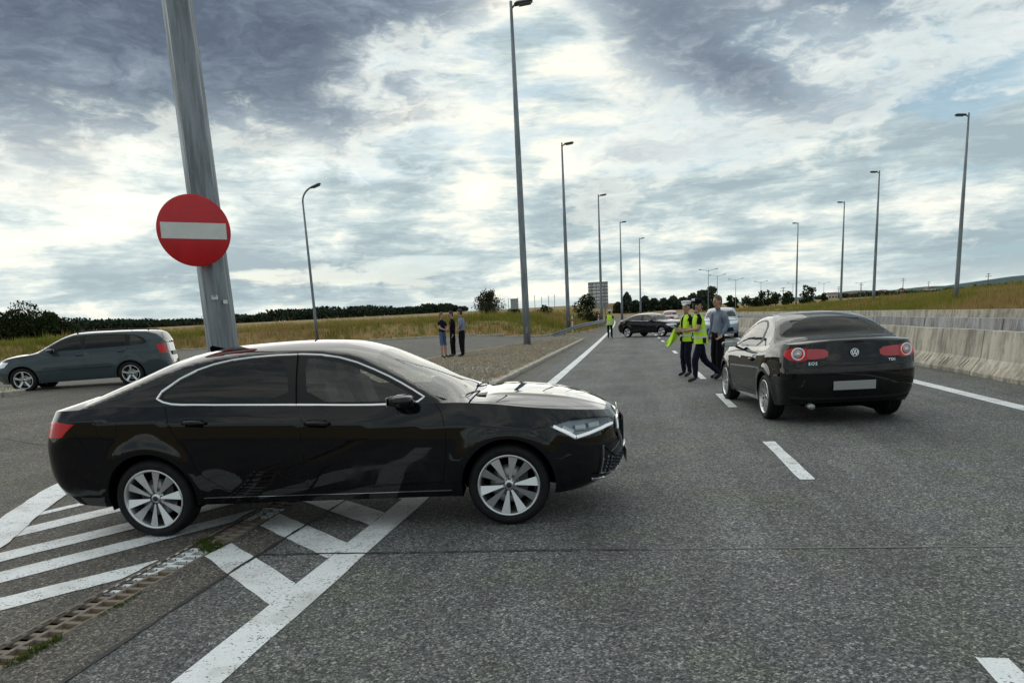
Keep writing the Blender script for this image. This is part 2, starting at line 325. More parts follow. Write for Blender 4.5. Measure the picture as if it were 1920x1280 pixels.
class MB:
    def __init__(s): s.v = []; s.f = []; s.mi = []; s.sm = []
    def add(s, verts, faces, mi=0, smooth=False):
        k = len(s.v); s.v.extend([tuple(map(float, p)) for p in verts])
        s.f.extend([tuple(int(i) + k for i in f) for f in faces]); s.mi.extend([mi] * len(faces)); s.sm.extend([smooth] * len(faces)); return s
    def box(s, c, size, rot=None, mi=0, taper=1.0, bev=0.0):
        hx, hy, hz = size[0] / 2, size[1] / 2, size[2] / 2
        if bev:
            b = min(bev, hx * .9, hy * .9, hz * .9); V = []
            for sx in (-1, 1):
                for sy in (-1, 1):
                    for sz in (-1, 1):
                        V += [(sx * hx, sy * (hy - b), sz * (hz - b)), (sx * (hx - b), sy * hy, sz * (hz - b)), (sx * (hx - b), sy * (hy - b), sz * hz)]
            bm = bmesh.new()
            for p in V: bm.verts.new((p[0] * (taper if p[2] > 0 else 1), p[1] * (taper if p[2] > 0 else 1), p[2]))
            bmesh.ops.convex_hull(bm, input=bm.verts); bm.verts.index_update()
            V = [v.co.copy() for v in bm.verts]; F = [[v.index for v in f.verts] for f in bm.faces]; bm.free()
        else:
            V = [Vector((x * (taper if z > 0 else 1), y * (taper if z > 0 else 1), z)) for x in (-hx, hx) for y in (-hy, hy) for z in (-hz, hz)]
            F = [(0, 1, 3, 2), (4, 6, 7, 5), (0, 4, 5, 1), (2, 3, 7, 6), (0, 2, 6, 4), (1, 5, 7, 3)]
        if rot is not None:
            if not isinstance(rot, Matrix): rot = Matrix.Rotation(rot, 3, 'Z')
            V = [rot @ v for v in V]
        cc = Vector(c); return s.add([v + cc for v in V], F, mi)
    def tube(s, pts, r, n=8, mi=0, cap=True, smooth=True, flat=1.0):
        pts = [Vector(p) for p in pts]; rr = r if hasattr(r, '__len__') else [r] * len(pts)
        V = []; F = []; up = None
        for i, p in enumerate(pts):
            t = (pts[min(i + 1, len(pts) - 1)] - pts[max(i - 1, 0)]).normalized()
            if up is None: up = Vector((0, 0, 1)) if abs(t.z) < .9 else Vector((0, 1, 0))
            a = t.cross(up).normalized(); b = a.cross(t).normalized(); up = b
            for k in range(n):
                th = 2 * pi * k / n + pi / n
                V.append(p + a * cos(th) * rr[i] + b * sin(th) * rr[i] * flat)
        for i in range(len(pts) - 1):
            for k in range(n):
                k2 = (k + 1) % n; F.append((i * n + k, i * n + k2, (i + 1) * n + k2, (i + 1) * n + k))
        if cap: F.append(tuple(range(n - 1, -1, -1))); F.append(tuple((len(pts) - 1) * n + k for k in range(n)))
        return s.add(V, F, mi, smooth)
    def lathe(s, prof, axis='y', n=40, c=(0, 0, 0), mi=0, smooth=True, closed=False):
        V = []; F = []; m = len(prof)
        for k in range(n):
            th = 2 * pi * k / n
            for (r, h) in prof:
                if axis == 'y': V.append((c[0] + r * cos(th), c[1] + h, c[2] + r * sin(th)))
                else: V.append((c[0] + r * cos(th), c[1] + r * sin(th), c[2] + h))
        for k in range(n):
            k2 = (k + 1) % n
            for j in range(m - 1 + (1 if closed else 0)):
                j2 = (j + 1) % m; F.append((k * m + j, k * m + j2, k2 * m + j2, k2 * m + j))
        return s.add(V, F, mi, smooth)
    def ellipsoid(s, c, r, nu=14, nv=9, mi=0, rot=None):
        V = []; F = []
        for j in range(nv + 1):
            ph = pi * j / nv
            for k in range(nu):
                th = 2 * pi * k / nu
                p = Vector((r[0] * sin(ph) * cos(th), r[1] * sin(ph) * sin(th), r[2] * cos(ph)))
                if rot is not None: p = rot @ p
                V.append(p + Vector(c))
        for j in range(nv):
            for k in range(nu):
                k2 = (k + 1) % nu; F.append((j * nu + k, (j + 1) * nu + k, (j + 1) * nu + k2, j * nu + k2))
        return s.add(V, F, mi, True)
    def superell(s, c, r, p=3.0, nu=20, nv=12, mi=0):
        V = []; F = []
        for j in range(nv + 1):
            ph = pi * j / nv
            for k in range(nu):
                th = 2 * pi * k / nu; v = (sin(ph) * cos(th), sin(ph) * sin(th), cos(ph)); g = sum(abs(t) ** p for t in v) ** (-1 / p)
                V.append((c[0] + r[0] * v[0] * g, c[1] + r[1] * v[1] * g, c[2] + r[2] * v[2] * g))
        for j in range(nv):
            for k in range(nu):
                k2 = (k + 1) % nu; F.append((j * nu + k, (j + 1) * nu + k, (j + 1) * nu + k2, j * nu + k2))
        return s.add(V, F, mi, True)
    def prism(s, poly, z0, z1, mi=0):
        n = len(poly); V = [(x, y, z0) for x, y in poly] + [(x, y, z1) for x, y in poly]
        F = [tuple(range(n - 1, -1, -1)), tuple(range(n, 2 * n))] + [(i, (i + 1) % n, n + (i + 1) % n, n + i) for i in range(n)]
        return s.add(V, F, mi)
    def mesh(s, name, mats):
        me = bpy.data.meshes.new(name); me.from_pydata(s.v, [], s.f)
        for m_ in (mats if isinstance(mats, (list, tuple)) else [mats]): me.materials.append(m_)
        me.polygons.foreach_set('material_index', s.mi); me.polygons.foreach_set('use_smooth', s.sm); me.update(); return me
    def build(s, name, mats, parent=None, loc=None, rz=0):
        o = link(name, s.mesh(name, mats), parent)
        if loc is not None: o.location = loc
        if rz: o.rotation_euler = (0, 0, rz)
        return o

def np_mesh(name, V, F, mats, mi=None, normals=None, smooth=True):
    """fast mesh from arrays (F = n x 3)"""
    V = np.asarray(V, np.float32); F = np.asarray(F, np.int32); k = F.shape[1]
    me = bpy.data.meshes.new(name); me.vertices.add(len(V)); me.vertices.foreach_set('co', V.ravel())
    me.loops.add(F.size); me.loops.foreach_set('vertex_index', F.ravel())
    me.polygons.add(len(F)); me.polygons.foreach_set('loop_start', np.arange(0, F.size, k, dtype=np.int32))
    for m_ in (mats if isinstance(mats, (list, tuple)) else [mats]): me.materials.append(m_)
    if mi is not None: me.polygons.foreach_set('material_index', np.asarray(mi, np.int32))
    me.polygons.foreach_set('use_smooth', np.full(len(F), smooth)); me.update(calc_edges=True); me.validate()
    if normals is not None and len(me.vertices) == len(V): me.normals_split_custom_set_from_vertices(np.asarray(normals).tolist())
    return me

def pip(poly, pts):
    poly = np.asarray(poly); x = pts[:, 0]; y = pts[:, 1]; ins = np.zeros(len(pts), bool); n = len(poly); j = n - 1
    for i in range(n):
        xi, yi = poly[i]; xj, yj = poly[j]
        c = ((yi > y) != (yj > y)); ins ^= c & (x < (xj - xi) * (y - yi) / (yj - yi + 1e-15) + xi); j = i
    return ins

def cdt(grid, polys, eps=1e-6):
    """triangulate grid points + closed polygons; returns verts (n,2) and tris (m,3)"""
    vs = [Vector(p) for p in grid]; es = []
    for poly in polys:
        k = len(vs); n = len(poly); vs += [Vector((float(p[0]), float(p[1]))) for p in poly]; es += [(k + i, k + (i + 1) % n) for i in range(n)]
    r = geometry.delaunay_2d_cdt(vs, es, [], 0, eps)
    v = np.array([tuple(p) for p in r[0]]); f = np.array([tuple(t) for t in r[2] if len(t) == 3]); return v, f
# ------------------------------------------------------------------ car body engine
def pchip(knots):
    xs = np.array([k[0] for k in knots], float); ys = np.array([k[1] for k in knots], float)
    h = np.diff(xs); dl = np.diff(ys) / h; n = len(xs); d = np.zeros(n)
    for i in range(1, n - 1):
        if dl[i - 1] * dl[i] > 0:
            w1 = 2 * h[i] + h[i - 1]; w2 = h[i] + 2 * h[i - 1]; d[i] = (w1 + w2) / (w1 / dl[i - 1] + w2 / dl[i])
    d[0] = dl[0]; d[-1] = dl[-1]
    def f(x):
        x = np.clip(np.asarray(x, float), xs[0], xs[-1]); i = np.clip(np.searchsorted(xs, x, side='right') - 1, 0, n - 2)
        t = (x - xs[i]) / h[i]; t2 = t * t; t3 = t2 * t
        return ys[i] * (2 * t3 - 3 * t2 + 1) + h[i] * d[i] * (t3 - 2 * t2 + t) + ys[i + 1] * (-2 * t3 + 3 * t2) + h[i] * d[i + 1] * (t3 - t2)
    return f

class CarShape:
    """lower(u,v): wraps from rear centre round the side to front centre; upper(u,t): from that edge up and in to the centre line"""
    UR, UF = .22, .78
    def __init__(s, sp):
        s.sp = sp; g = lambda k: pchip(sp[k])
        s.xr, s.xf, s.w, s.K1, s.K2 = g('xr'), g('xf'), g('w'), g('K1'), g('K2')
        k_ = sp['zR']; sp['zR'] = k_ + [(k_[-1][0] + .25, .3), (9, .2)]; s.zb, s.z0, s.zcr, s.zR, s.zc = g('zb'), g('z0'), g('zcr'), g('zR'), g('zc')
        s.cr, s.cf, s.nr, s.nf = sp.get('cr', .42), sp.get('cf', .62), sp.get('nr', 2.6), sp.get('nf', 2.3)
        s.tum = sp.get('tumble', .62); s.m = sp.get('m', 2.3); s.wheels = sp['wheels']; s.ra = sp.get('ra', .37)
    def plan(s, u, v):
        u = np.asarray(u, float); v = np.asarray(v, float); xr = s.xr(v); xf = s.xf(v)
        x = np.zeros(np.broadcast(u, v).shape); k = np.ones_like(x); u, v, xr, xf = [a + 0 * x for a in (u, v, xr, xf)]
        a = u < s.UR; b = u > s.UF; c = ~(a | b)
        th = np.clip(u / s.UR, 0, 1) * pi / 2
        x = np.where(a, xr + s.cr * (1 - np.clip(np.cos(th), 0, 1) ** (2 / s.nr)), x); k = np.where(a, np.sin(th) ** (2 / s.nr), k)
        th = np.clip((1 - u) / (1 - s.UF), 0, 1) * pi / 2
        x = np.where(b, xf - s.cf * (1 - np.clip(np.cos(th), 0, 1) ** (2 / s.nf)), x); k = np.where(b, np.sin(th) ** (2 / s.nf), k)
        t = (u - s.UR) / (s.UF - s.UR); x = np.where(c, xr + s.cr + (xf - s.cf - xr - s.cr) * t, x)
        return x, k
    def lower(s, u, v):
        x, k = s.plan(u, v); zb = s.zb(x); z0 = s.z0(x); vc = (s.zcr(x) - z0) / (zb - z0)
        K = np.where(v < vc, s.K1(np.clip(v / vc, 0, 1)), s.K2(np.clip((v - vc) / (1 - vc), 0, 1)))
        y = s.w(x) * K * k; z = z0 + (zb - z0) * v
        fl = s.sp.get('flare', .009)
        for wx in s.wheels:
            r = np.hypot(x - wx, z - s.sp.get('zw', .33)); y = y + fl * np.exp(-((r - s.ra - .02) / .08) ** 2) * k
        return np.stack([x, y, z], -1)
    def up_raw(s, u, t):
        u = np.asarray(u, float); t = np.asarray(t, float)
        B = s.lower(u, np.ones_like(u)); x, yB, zB = B[..., 0], B[..., 1], B[..., 2]
        zr = np.maximum(s.zR(x), zB); yR = np.maximum(yB - s.tum * (zr - zB), yB * .3); zc = np.maximum(s.zc(x), zr)
        LA = np.hypot(yR - yB, zr - zB); LB = np.maximum(yR, 1e-5); sp_ = LA / (LA + LB)
        ta = np.clip(t / np.maximum(sp_, 1e-6), 0, 1); tb = np.clip((t - sp_) / (1 - sp_), 0, 1); isA = t < sp_
        yA = yB + (yR - yB) * ta + .06 * np.sin(pi * ta) * (zr - zB); zA = zB + (zr - zB) * ta
        yB2 = yR * (1 - tb); zB2 = zr + (zc - zr) * (1 - (1 - tb) ** s.m)
        y = np.where(isA, yA, yB2); z = np.where(isA, zA, zB2)
        hd = (zr - zB < .02) & (x > s.sp['cowl'] - .1)
        for (ry, rw, ra) in s.sp.get('ridges', []):
            kk = np.clip((x - s.sp['cowl']) / .25, 0, 1) * np.clip((s.xf(1.) - x) / .5, 0, 1)
            z = z + np.where(hd, ra * kk * np.exp(-((tb - ry) / rw) ** 2), 0)
        return np.stack([x, y, z], -1)
    def upper(s, u, t):
        t = np.asarray(t, float); w = .035 * np.clip(t / .05, 0, 1) * np.clip((1 - t) / .05, 0, 1); r = 0
        for k, a in ((-1, .12), (-.5, .2), (0, .36), (.5, .2), (1, .12)): r = r + a * s.up_raw(u, np.clip(t + k * w, 0, 1))
        return r
    def splitA(s, u):
        B = s.lower(u, np.ones_like(u)); x, yB, zB = B[..., 0], B[..., 1], B[..., 2]; zr = np.maximum(s.zR(x), zB)
        yR = np.maximum(yB - s.tum * (zr - zB), yB * .3); LA = np.hypot(yR - yB, zr - zB); return LA / (LA + np.maximum(yR, 1e-5)), zB, zr
    def normal(s, P, u, v):
        u = np.clip(u, .006, .994); v = np.clip(v, .004, .996); e = 2e-3
        du = P(np.clip(u + e, 0, 1), v) - P(np.clip(u - e, 0, 1), v); dv = P(u, np.clip(v + e, 0, 1)) - P(u, np.clip(v - e, 0, 1))
        n = np.cross(du, dv); n /= np.maximum(np.linalg.norm(n, axis=-1, keepdims=True), 1e-12)
        p = P(u, v); c = np.array([s.sp['cx'], 0, .55]); o = (p - c) * np.array([.25, 1, 1.2]); f = np.sign((n * o).sum(-1, keepdims=True)); f[f == 0] = 1
        return n * f
    # inversions ------------------------------------------------
    def side(s, pts):
        """(x,z) on the flank -> (u,v)"""
        out = []
        for x, z in pts:
            v = .5; u = .5
            for _ in range(14):
                z0, zb = float(s.z0(x)), float(s.zb(x)); v = (z - z0) / (zb - z0); vv = min(max(v, 0), 1)
                xr = float(s.xr(vv)); xf = float(s.xf(vv))
                if x < xr + s.cr: q = min(max((x - xr) / s.cr, 0), 1); u = math.acos((1 - q) ** (s.nr / 2)) / (pi / 2) * s.UR
                elif x > xf - s.cf: q = min(max((xf - x) / s.cf, 0), 1); u = 1 - math.acos((1 - q) ** (s.nf / 2)) / (pi / 2) * (1 - s.UF)
                else: u = s.UR + (x - xr - s.cr) / (xf - s.cf - xr - s.cr) * (s.UF - s.UR)
            out.append((u, v))
        return out
    def end(s, pts, front=True):
        """(y,z) on the nose or tail -> (u,v)"""
        U = np.linspace(s.UF, 1, 240) if front else np.linspace(0, s.UR, 240); out = []
        for y, z in pts:
            best = None
            V = np.linspace(0, 1, 90); uu, vv = np.meshgrid(U, V); p = s.lower(uu, vv); d = (p[..., 1] - y) ** 2 + (p[..., 2] - z) ** 2
            i = np.unravel_index(np.argmin(d), d.shape); out.append((float(uu[i]), float(vv[i])))
        return out
    def glass(s, pts):
        """(x,z) on the side glazing -> (u,t)"""
        out = []
        for x, z in pts:
            (u, _), = s.side([(x, float(s.zb(x)))])
            sp_, zB, zr = s.splitA(np.array([u])); a = (z - zB[0]) / max(zr[0] - zB[0], 1e-4); out.append((u, float(a * sp_[0])))
        return out
    def top(s, pts):
        """(x, fraction y/yRail) on hood, screens, roof -> (u,t) ; fraction 1 = rail"""
        out = []
        for x, f in pts:
            (u, _), = s.side([(x, float(s.zb(x)))]); sp_, zB, zr = s.splitA(np.array([u])); out.append((u, float(sp_[0] + (1 - sp_[0]) * (1 - f))))
        return out

def densify(poly, n=6, closed=True):
    out = []; k = len(poly)
    for i in range(k if closed else k - 1):
        a = poly[i]; b = poly[(i + 1) % k]
        for j in range(n): out.append((a[0] + (b[0] - a[0]) * j / n, a[1] + (b[1] - a[1]) * j / n))
    if not closed: out.append(tuple(poly[-1]))
    return out

def smooth_poly(pts, it=2, closed=True):
    for _ in range(it):
        q = []; n = len(pts)
        for i in range(n if closed else n - 1):
            a, b = pts[i], pts[(i + 1) % n]; q += [(a[0] * .75 + b[0] * .25, a[1] * .75 + b[1] * .25), (a[0] * .25 + b[0] * .75, a[1] * .25 + b[1] * .75)]
        if not closed: q = [pts[0]] + q + [pts[-1]]
        pts = q
    return pts

def cut_patch(shape, P, nu, nv, regions):
    """regions: ordered [(key, uv polygon)], later wins -> {key: (V, F, Nrm)} for the +y half"""
    us = np.unique(np.concatenate([np.linspace(0, shape.UR, int(nu * .22)), np.linspace(shape.UR, shape.UF, int(nu * .6)), np.linspace(shape.UF, 1, int(nu * .28))]))
    vs = np.linspace(0, 1, nv); SC = np.array([4.0, 1.0])
    grid = [(u * SC[0], v * SC[1]) for u in us for v in vs]
    polys = [[(min(max(p[0], 0), 1) * SC[0], min(max(p[1], 0), 1) * SC[1]) for p in poly] for _, poly in regions]
    v, f = cdt(grid, polys, 1e-5)
    cen = v[f].mean(1); key = np.zeros(len(f), int)
    for i, poly in enumerate(polys): key[pip(poly, cen)] = i + 1
    uv = v / SC; uv = np.clip(uv, 0, 1); pos = P(uv[:, 0], uv[:, 1]); nrm = shape.normal(P, uv[:, 0], uv[:, 1])
    a = pos[f]; cr = np.cross(a[:, 1] - a[:, 0], a[:, 2] - a[:, 0]); ar = np.linalg.norm(cr, axis=1)
    flip = (cr * nrm[f].mean(1)).sum(1) < 0; f = f.copy(); f[flip] = f[flip][:, ::-1]
    out = {}; names = ['body'] + [r[0] for r in regions]
    for nm in dict.fromkeys(names):
        sel = np.zeros(len(f), bool)
        for i, q in enumerate(names):
            if q == nm: sel |= key == i
        sel &= ar > 1e-9
        if not sel.any(): continue
        ff = f[sel]; idx, inv = np.unique(ff.ravel(), return_inverse=True)
        out[nm] = (pos[idx], inv.reshape(-1, 3), nrm[idx])
    return out

def mirror(part):
    V, F, N_ = part; k = np.array([1, -1, 1]); return V * k, F[:, ::-1], N_ * k
def join(parts):
    V = []; F = []; N_ = []; k = 0
    for p in parts: V.append(p[0]); F.append(p[1] + k); N_.append(p[2]); k += len(p[0])
    return np.concatenate(V), np.concatenate(F), np.concatenate(N_)
def offset(part, d): return part[0] + part[2] * d, part[1], part[2]
def surf_obj(name, part, m, parent): return link(name, np_mesh(name, part[0], part[1], m, None, part[2]), parent)

def strip_on(mb, shape, P, uvs, width, th, side=1, mi=0, sub=5, closed=False, lift=0.0):
    """a thin bead laid along a line on the surface"""
    pts = densify(uvs, sub, closed); 
    if closed: pts = pts + [pts[0]]
    a = np.array(pts); p = P(np.clip(a[:, 0], 0, 1), np.clip(a[:, 1], 0, 1)); n = shape.normal(P, np.clip(a[:, 0], 0, 1), np.clip(a[:, 1], 0, 1))
    if side < 0: p = p * [1, -1, 1]; n = n * [1, -1, 1]
    V = []; F = []
    for i in range(len(p)):
        t = p[min(i + 1, len(p) - 1)] - p[max(i - 1, 0)]; L = np.linalg.norm(t); t = t / max(L, 1e-9); b = np.cross(n[i], t); b /= max(np.linalg.norm(b), 1e-9)
        w = width / 2
        V += [p[i] + b * w + n[i] * (lift - .004), p[i] + b * w * .55 + n[i] * (lift + th), p[i] - b * w * .55 + n[i] * (lift + th), p[i] - b * w + n[i] * (lift - .004)]
    for i in range(len(p) - 1):
        for k in range(4): k2 = (k + 1) % 4; F.append((i * 4 + k, i * 4 + k2, i * 4 + 4 + k2, i * 4 + 4 + k))
    F.append((3, 2, 1, 0)); e = (len(p) - 1) * 4; F.append((e, e + 1, e + 2, e + 3))
    mb.add(V, F, mi, False)

def make_wheel(parent, name_loc, R=.328, rim=.235, width=.215, side=1, design='blade10', steer=0.0, lod=0):
    """wheel > tyre, rim, brake_disc ; side=+1 outer face towards +y"""
    w = empty('wheel', name_loc, 0, parent); w.rotation_euler = (0, 0, steer)
    n = 56 if lod == 0 else 24; hw = width / 2; s = side
    t = MB(); prof = [(rim - .004, -hw + .012), (rim + .02, -hw), (R - .035, -hw - .004), (R - .012, -hw + .012), (R, -hw + .04), (R - .003, -.03), (R - .009, -.028), (R - .009, -.020), (R, -.018), (R, .018), (R - .009, .020), (R - .009, .028), (R - .003, .03), (R, hw - .04), (R - .012, hw - .012), (R - .035, hw + .004), (rim + .02, hw), (rim - .004, hw - .012)]
    t.lathe(prof, 'y', n, closed=True); t.build('tyre', M['rubber'], w)
    r = MB()
    lip = [(rim, s * (hw - .012)), (rim + .006, s * (hw - .002)), (rim - .006, s * (hw + .001)), (rim - .014, s * (hw - .006)), (rim - .022, s * (hw - .04)), (rim - .03, -s * hw * .9)]
    r.lathe(lip, 'y', n, mi=0)
    yo = s * (hw - .016)
    if design == 'blade10': spokes = [(k * 36 + 8, .013, .074, .010 if k % 2 else -.008) for k in range(10)]
    elif design == 'multi10': spokes = [(k * 36 + d, .016, .024, 0) for k in range(10) for d in (-6, 6)]
    elif design == 'five': spokes = [(k * 72 + 90, .034, .060, 0) for k in range(5)]
    else: spokes = [(k * 36, .018, .030, 0) for k in range(10)]
    for ang, wi, wo, tw in spokes:
        a = radians(ang); ro = rim - .012; ri = .045; V = []
        for rr, ww in ((ri, wi), ((ri + ro) / 2, (wi * .9 + wo) / 2), (ro, wo)):
            dish = .020 * (1 - (rr / ro)) ** 1.0
            for sg, dy in ((-1, 0), (1, 0), (1, -.030), (-1, -.030)):
                kk = .55 if dy else 1
                q = (rr, sg * ww / 2 * kk + (wo * .06 * (1 if tw > 0 else -1 if tw < 0 else 0)) * (rr / ro))
                V.append((q[0] * cos(a) - q[1] * sin(a), yo - s * dish + s * dy + s * tw * sg * (rr / ro), q[0] * sin(a) + q[1] * cos(a)))
        F = []
        for i in range(2):
            for k in range(4): k2 = (k + 1) % 4; F.append((i * 4 + k, i * 4 + k2, i * 4 + 4 + k2, i * 4 + 4 + k) if s > 0 else (i * 4 + 4 + k, i * 4 + 4 + k2, i * 4 + k2, i * 4 + k))
        r.add(V, F, 0, False)
    r.lathe([(0, s * (hw - .030)), (.030, s * (hw - .031)), (.034, s * (hw - .038)), (.062, s * (hw - .046)), (.066, s * (hw - .085))], 'y', 24)
    r.lathe([(0, s * (hw - .0285)), (.020, s * (hw - .0290)), (.0225, s * (hw - .031))], 'y', 20, mi=1)
    if lod == 0:
        for k in range(5):
            a = radians(72 * k + 90); r.lathe([(0, s * (hw - .036)), (.010, s * (hw - .037)), (.011, s * (hw - .05))], 'y', 8, c=(.048 * cos(a), 0, .048 * sin(a)), mi=1)
        r.box((rim * cos(-.5) * .93, s * (hw - .05), rim * sin(-.5) * .93), (.03, .01, .012), mi=0)
    r.build('rim', [M['alloy'], M['alloy_d']], w)
    d = MB(); d.lathe([(.05, s * .01), (.15, s * .012), (.152, 0), (.05, 0)], 'y', 32 if lod == 0 else 16)
    if lod == 0: d.box((.12 * cos(.35), s * .03, .12 * sin(.35)), (.07, .05, .14), mi=1)
    d.lathe([(0, -s * hw * .85), (rim - .03, -s * hw * .85)], 'y', 24, mi=2)
    d.build('brake_disc', [M['disc'], M['alloy_d'], M['gapm']], w)
    return w

def build_car(name, label, cat, loc, heading, sp, group=None):
    S = CarShape(sp); root = empty(name, (loc[0], loc[1], loc[2] if len(loc) > 2 else 0), heading); tag(root, label, cat, group)
    lod = sp.get('lod', 0); body_m = sp['paint']; L = S.lower; U = S.upper
    # --- regions of the lower shell
    reg = []
    arches = []
    for wx in S.wheels:
        c = [(wx + S.ra * cos(a), max(sp.get('zw', .33) + S.ra * sin(a), float(S.z0(wx)) - .05)) for a in np.linspace(0, 2 * pi, 49)[:-1]]
        low = float(S.z0(wx)) - .3
        c = [(wx + S.ra * cos(a), sp.get('zw', .33) + S.ra * sin(a)) for a in np.linspace(-.12, pi + .12, 40)] + [(wx - S.ra * .99, low), (wx + S.ra * .99, low)]
        uv = S.side(c); arches.append(uv); 
    doors = [(k, S.side(densify(p, 4))) for k, p in sp.get('doors', [])]
    for k, uv in doors: reg.append((k, uv))
    for k, where, p in sp.get('lower_regions', []):
        q = []
        for e in p:
            q.append(S.side([e[1:]])[0] if e[0] == 's' else S.end([e[1:]], True)[0] if e[0] == 'f' else S.end([e[1:]], False)[0])
        reg.append((k, densify(q, 4)))
    for uv in arches: reg.append(('hole', uv))
    lo = cut_patch(S, L, sp.get('nu', 110), sp.get('nv', 30), reg)
    reg2 = []
    for k, p in sp.get('glass', []): reg2.append((k, S.glass(p)))
    for k, p in sp.get('top_regions', []): reg2.append((k, S.top(p)))
    up = cut_patch(S, U, sp.get('nu', 110), sp.get('nvu', 36), reg2)
    body = [lo['body'], mirror(lo['body']), up['body'], mirror(up['body'])]
    surf_obj('body', join(body), body_m, root)
    # wheel housings, floor, sills
    fl = MB()
    for wx in S.wheels:
        for sg in (1, -1):
            V = []; n = 26
            for a in np.linspace(-.25, pi + .25, n):
                x = wx + S.ra * cos(a); z = sp.get('zw', .33) + S.ra * sin(a)
                (u, v), = S.side([(x, max(z, float(S.z0(x)) + .005))]); y = float(L(np.array([u]), np.array([np.clip(v, 0, 1)]))[0, 1]) - .002
                V += [(x, sg * y, z), (wx + (S.ra + .012) * cos(a), sg * (y - .03), sp.get('zw', .33) + (S.ra + .012) * sin(a)), (wx + (S.ra + .03) * cos(a), sg * .52, sp.get('zw', .33) + (S.ra + .03) * sin(a))]
            fl.add(V, [(i * 3 + k, i * 3 + k + 1, i * 3 + k + 4, i * 3 + k + 3) for i in range(n - 1) for k in (0, 1)], 0, True)
            fl.add([(wx, sg * .52, .33)] + [(wx + (S.ra + .03) * cos(a), sg * .52, .33 + (S.ra + .03) * sin(a)) for a in np.linspace(-.25, pi + .25, 20)], [(0, i, i + 1) for i in range(1, 20)], 0)
    xa, xb = S.wheels; xr = float(S.xr(.1)); xf = float(S.xf(.1)); zz = float(S.z0((xa + xb) / 2))
    fl.box(((xr + xf) / 2, 0, zz + .06), (xf - xr - .35, 1.02, .10)); W = float(S.w((xa + xb) / 2))
    fl.box(((xa + xb) / 2, 0, zz + .055), (xb - xa - 2 * S.ra - .10, 2 * W * .93, .09))
    fl.box((xr + .42, 0, zz + .10), (.40, 2 * W * .80, .1)); fl.box((xf - .40, 0, zz + .08), (.34, 2 * W * .70, .08))
    fl.box((xa, 0, .30), (.12, 1.5, .10)); fl.box((xb, 0, .28), (.10, 1.5, .08)); fl.tube([(xr + .25, -.45, zz + .0), (xr + 1.0, -.4, zz + .0)], .07)
    fl.build('underbody', M['gapm'], root)
    # doors
    for k in dict.fromkeys([k for k, _ in doors]):
        for sg in (1, -1):
            p = lo[k] if sg > 0 else mirror(lo[k]); d = surf_obj('door', p, body_m, root)
            h = sp.get('handles', {}).get(k)
            if h and lod < 2:
                x0, z0, x1, z1 = h; hb = MB(); (ua, va), (ub, vb) = S.side([(x0, z0), (x1, z1)])
                pa, pb = L(np.array([ua, ub]), np.array([va, vb])); n_ = S.normal(L, np.array([(ua + ub) / 2]), np.array([(va + vb) / 2]))[0]
                pts = [pa + (pb - pa) * t + n_ * (.006 + .030 * math.sin(pi * t) ** .5) for t in np.linspace(0, 1, 7)]
                pts = [(q[0], q[1] * sg, q[2]) for q in pts]; hb.tube(pts, [.010, .013, .014, .014, .014, .013, .010], 8, mi=0, flat=1.3)
                hb.tube([(pa[0] + .03, (pa[1] + .0015) * sg, pa[2]), (pb[0] - .03, (pb[1] + .0015) * sg, pb[2])], [.024, .024], 10, mi=1, flat=1.2) if lod == 0 else None
                hb.build('handle', [body_m, M['gapm']], d)
    # other lower / upper surface parts
    def place(part_dict, key, nm, m, off=0.0, both=True, joinit=False):
        if key not in part_dict: return []
        p = offset(part_dict[key], off); r = []
        if joinit: return [surf_obj(nm, join([p, mirror(p)]), m, root)]
        r.append(surf_obj(nm, p, m, root))
        if both: r.append(surf_obj(nm, mirror(p), m, root))
        return r
    for key, nm, mk, off, ji in sp.get('parts', []):
        d = lo if key in lo else up
        place(d, key, nm, M[mk] if isinstance(mk, str) else mk, off, True, ji)
    # head lamps: silvered tray behind a clear cover, with light blocks and guide
    if 'headlight' in lo and sp.get('lamp_detail'):
        for sg in (1, -1):
            p = lo['headlight'] if sg > 0 else mirror(lo['headlight'])
            h = surf_obj('headlight', offset(p, -.028), M['lamp_tray'], root)
            surf_obj('lens', offset(p, .001), M['glass_lamp'], h)
            q = MB()
            for uv, w_, mi in sp['lamp_detail'](S): strip_on(q, S, L, uv, w_, .006, sg, mi, 4, False, -.014)
            q.build('reflector', [M['lamp_clear'], M['lamp_white'], M['lamp_dark']], h)
    # beads: chrome trims, shut lines
    for nm, mk, lines in sp.get('beads', []):
        q = MB()
        for kind, pts, w_, th, cl in lines:
            if kind == 'side': uv, P = S.side(pts), L
            elif kind == 'front': uv, P = S.end(pts, True), L
            elif kind == 'rear': uv, P = S.end(pts, False), L
            elif kind == 'glass': uv, P = S.glass(pts), U
            elif kind == 'top': uv, P = S.top(pts), U
            elif kind == 'uvL': uv, P = pts, L
            else: uv, P = pts, U
            for sg in (1, -1): strip_on(q, S, P, uv, w_, th, sg, 0, 3, cl)
        o = q.build(nm, M[mk], root); o['kind'] = 'stuff'
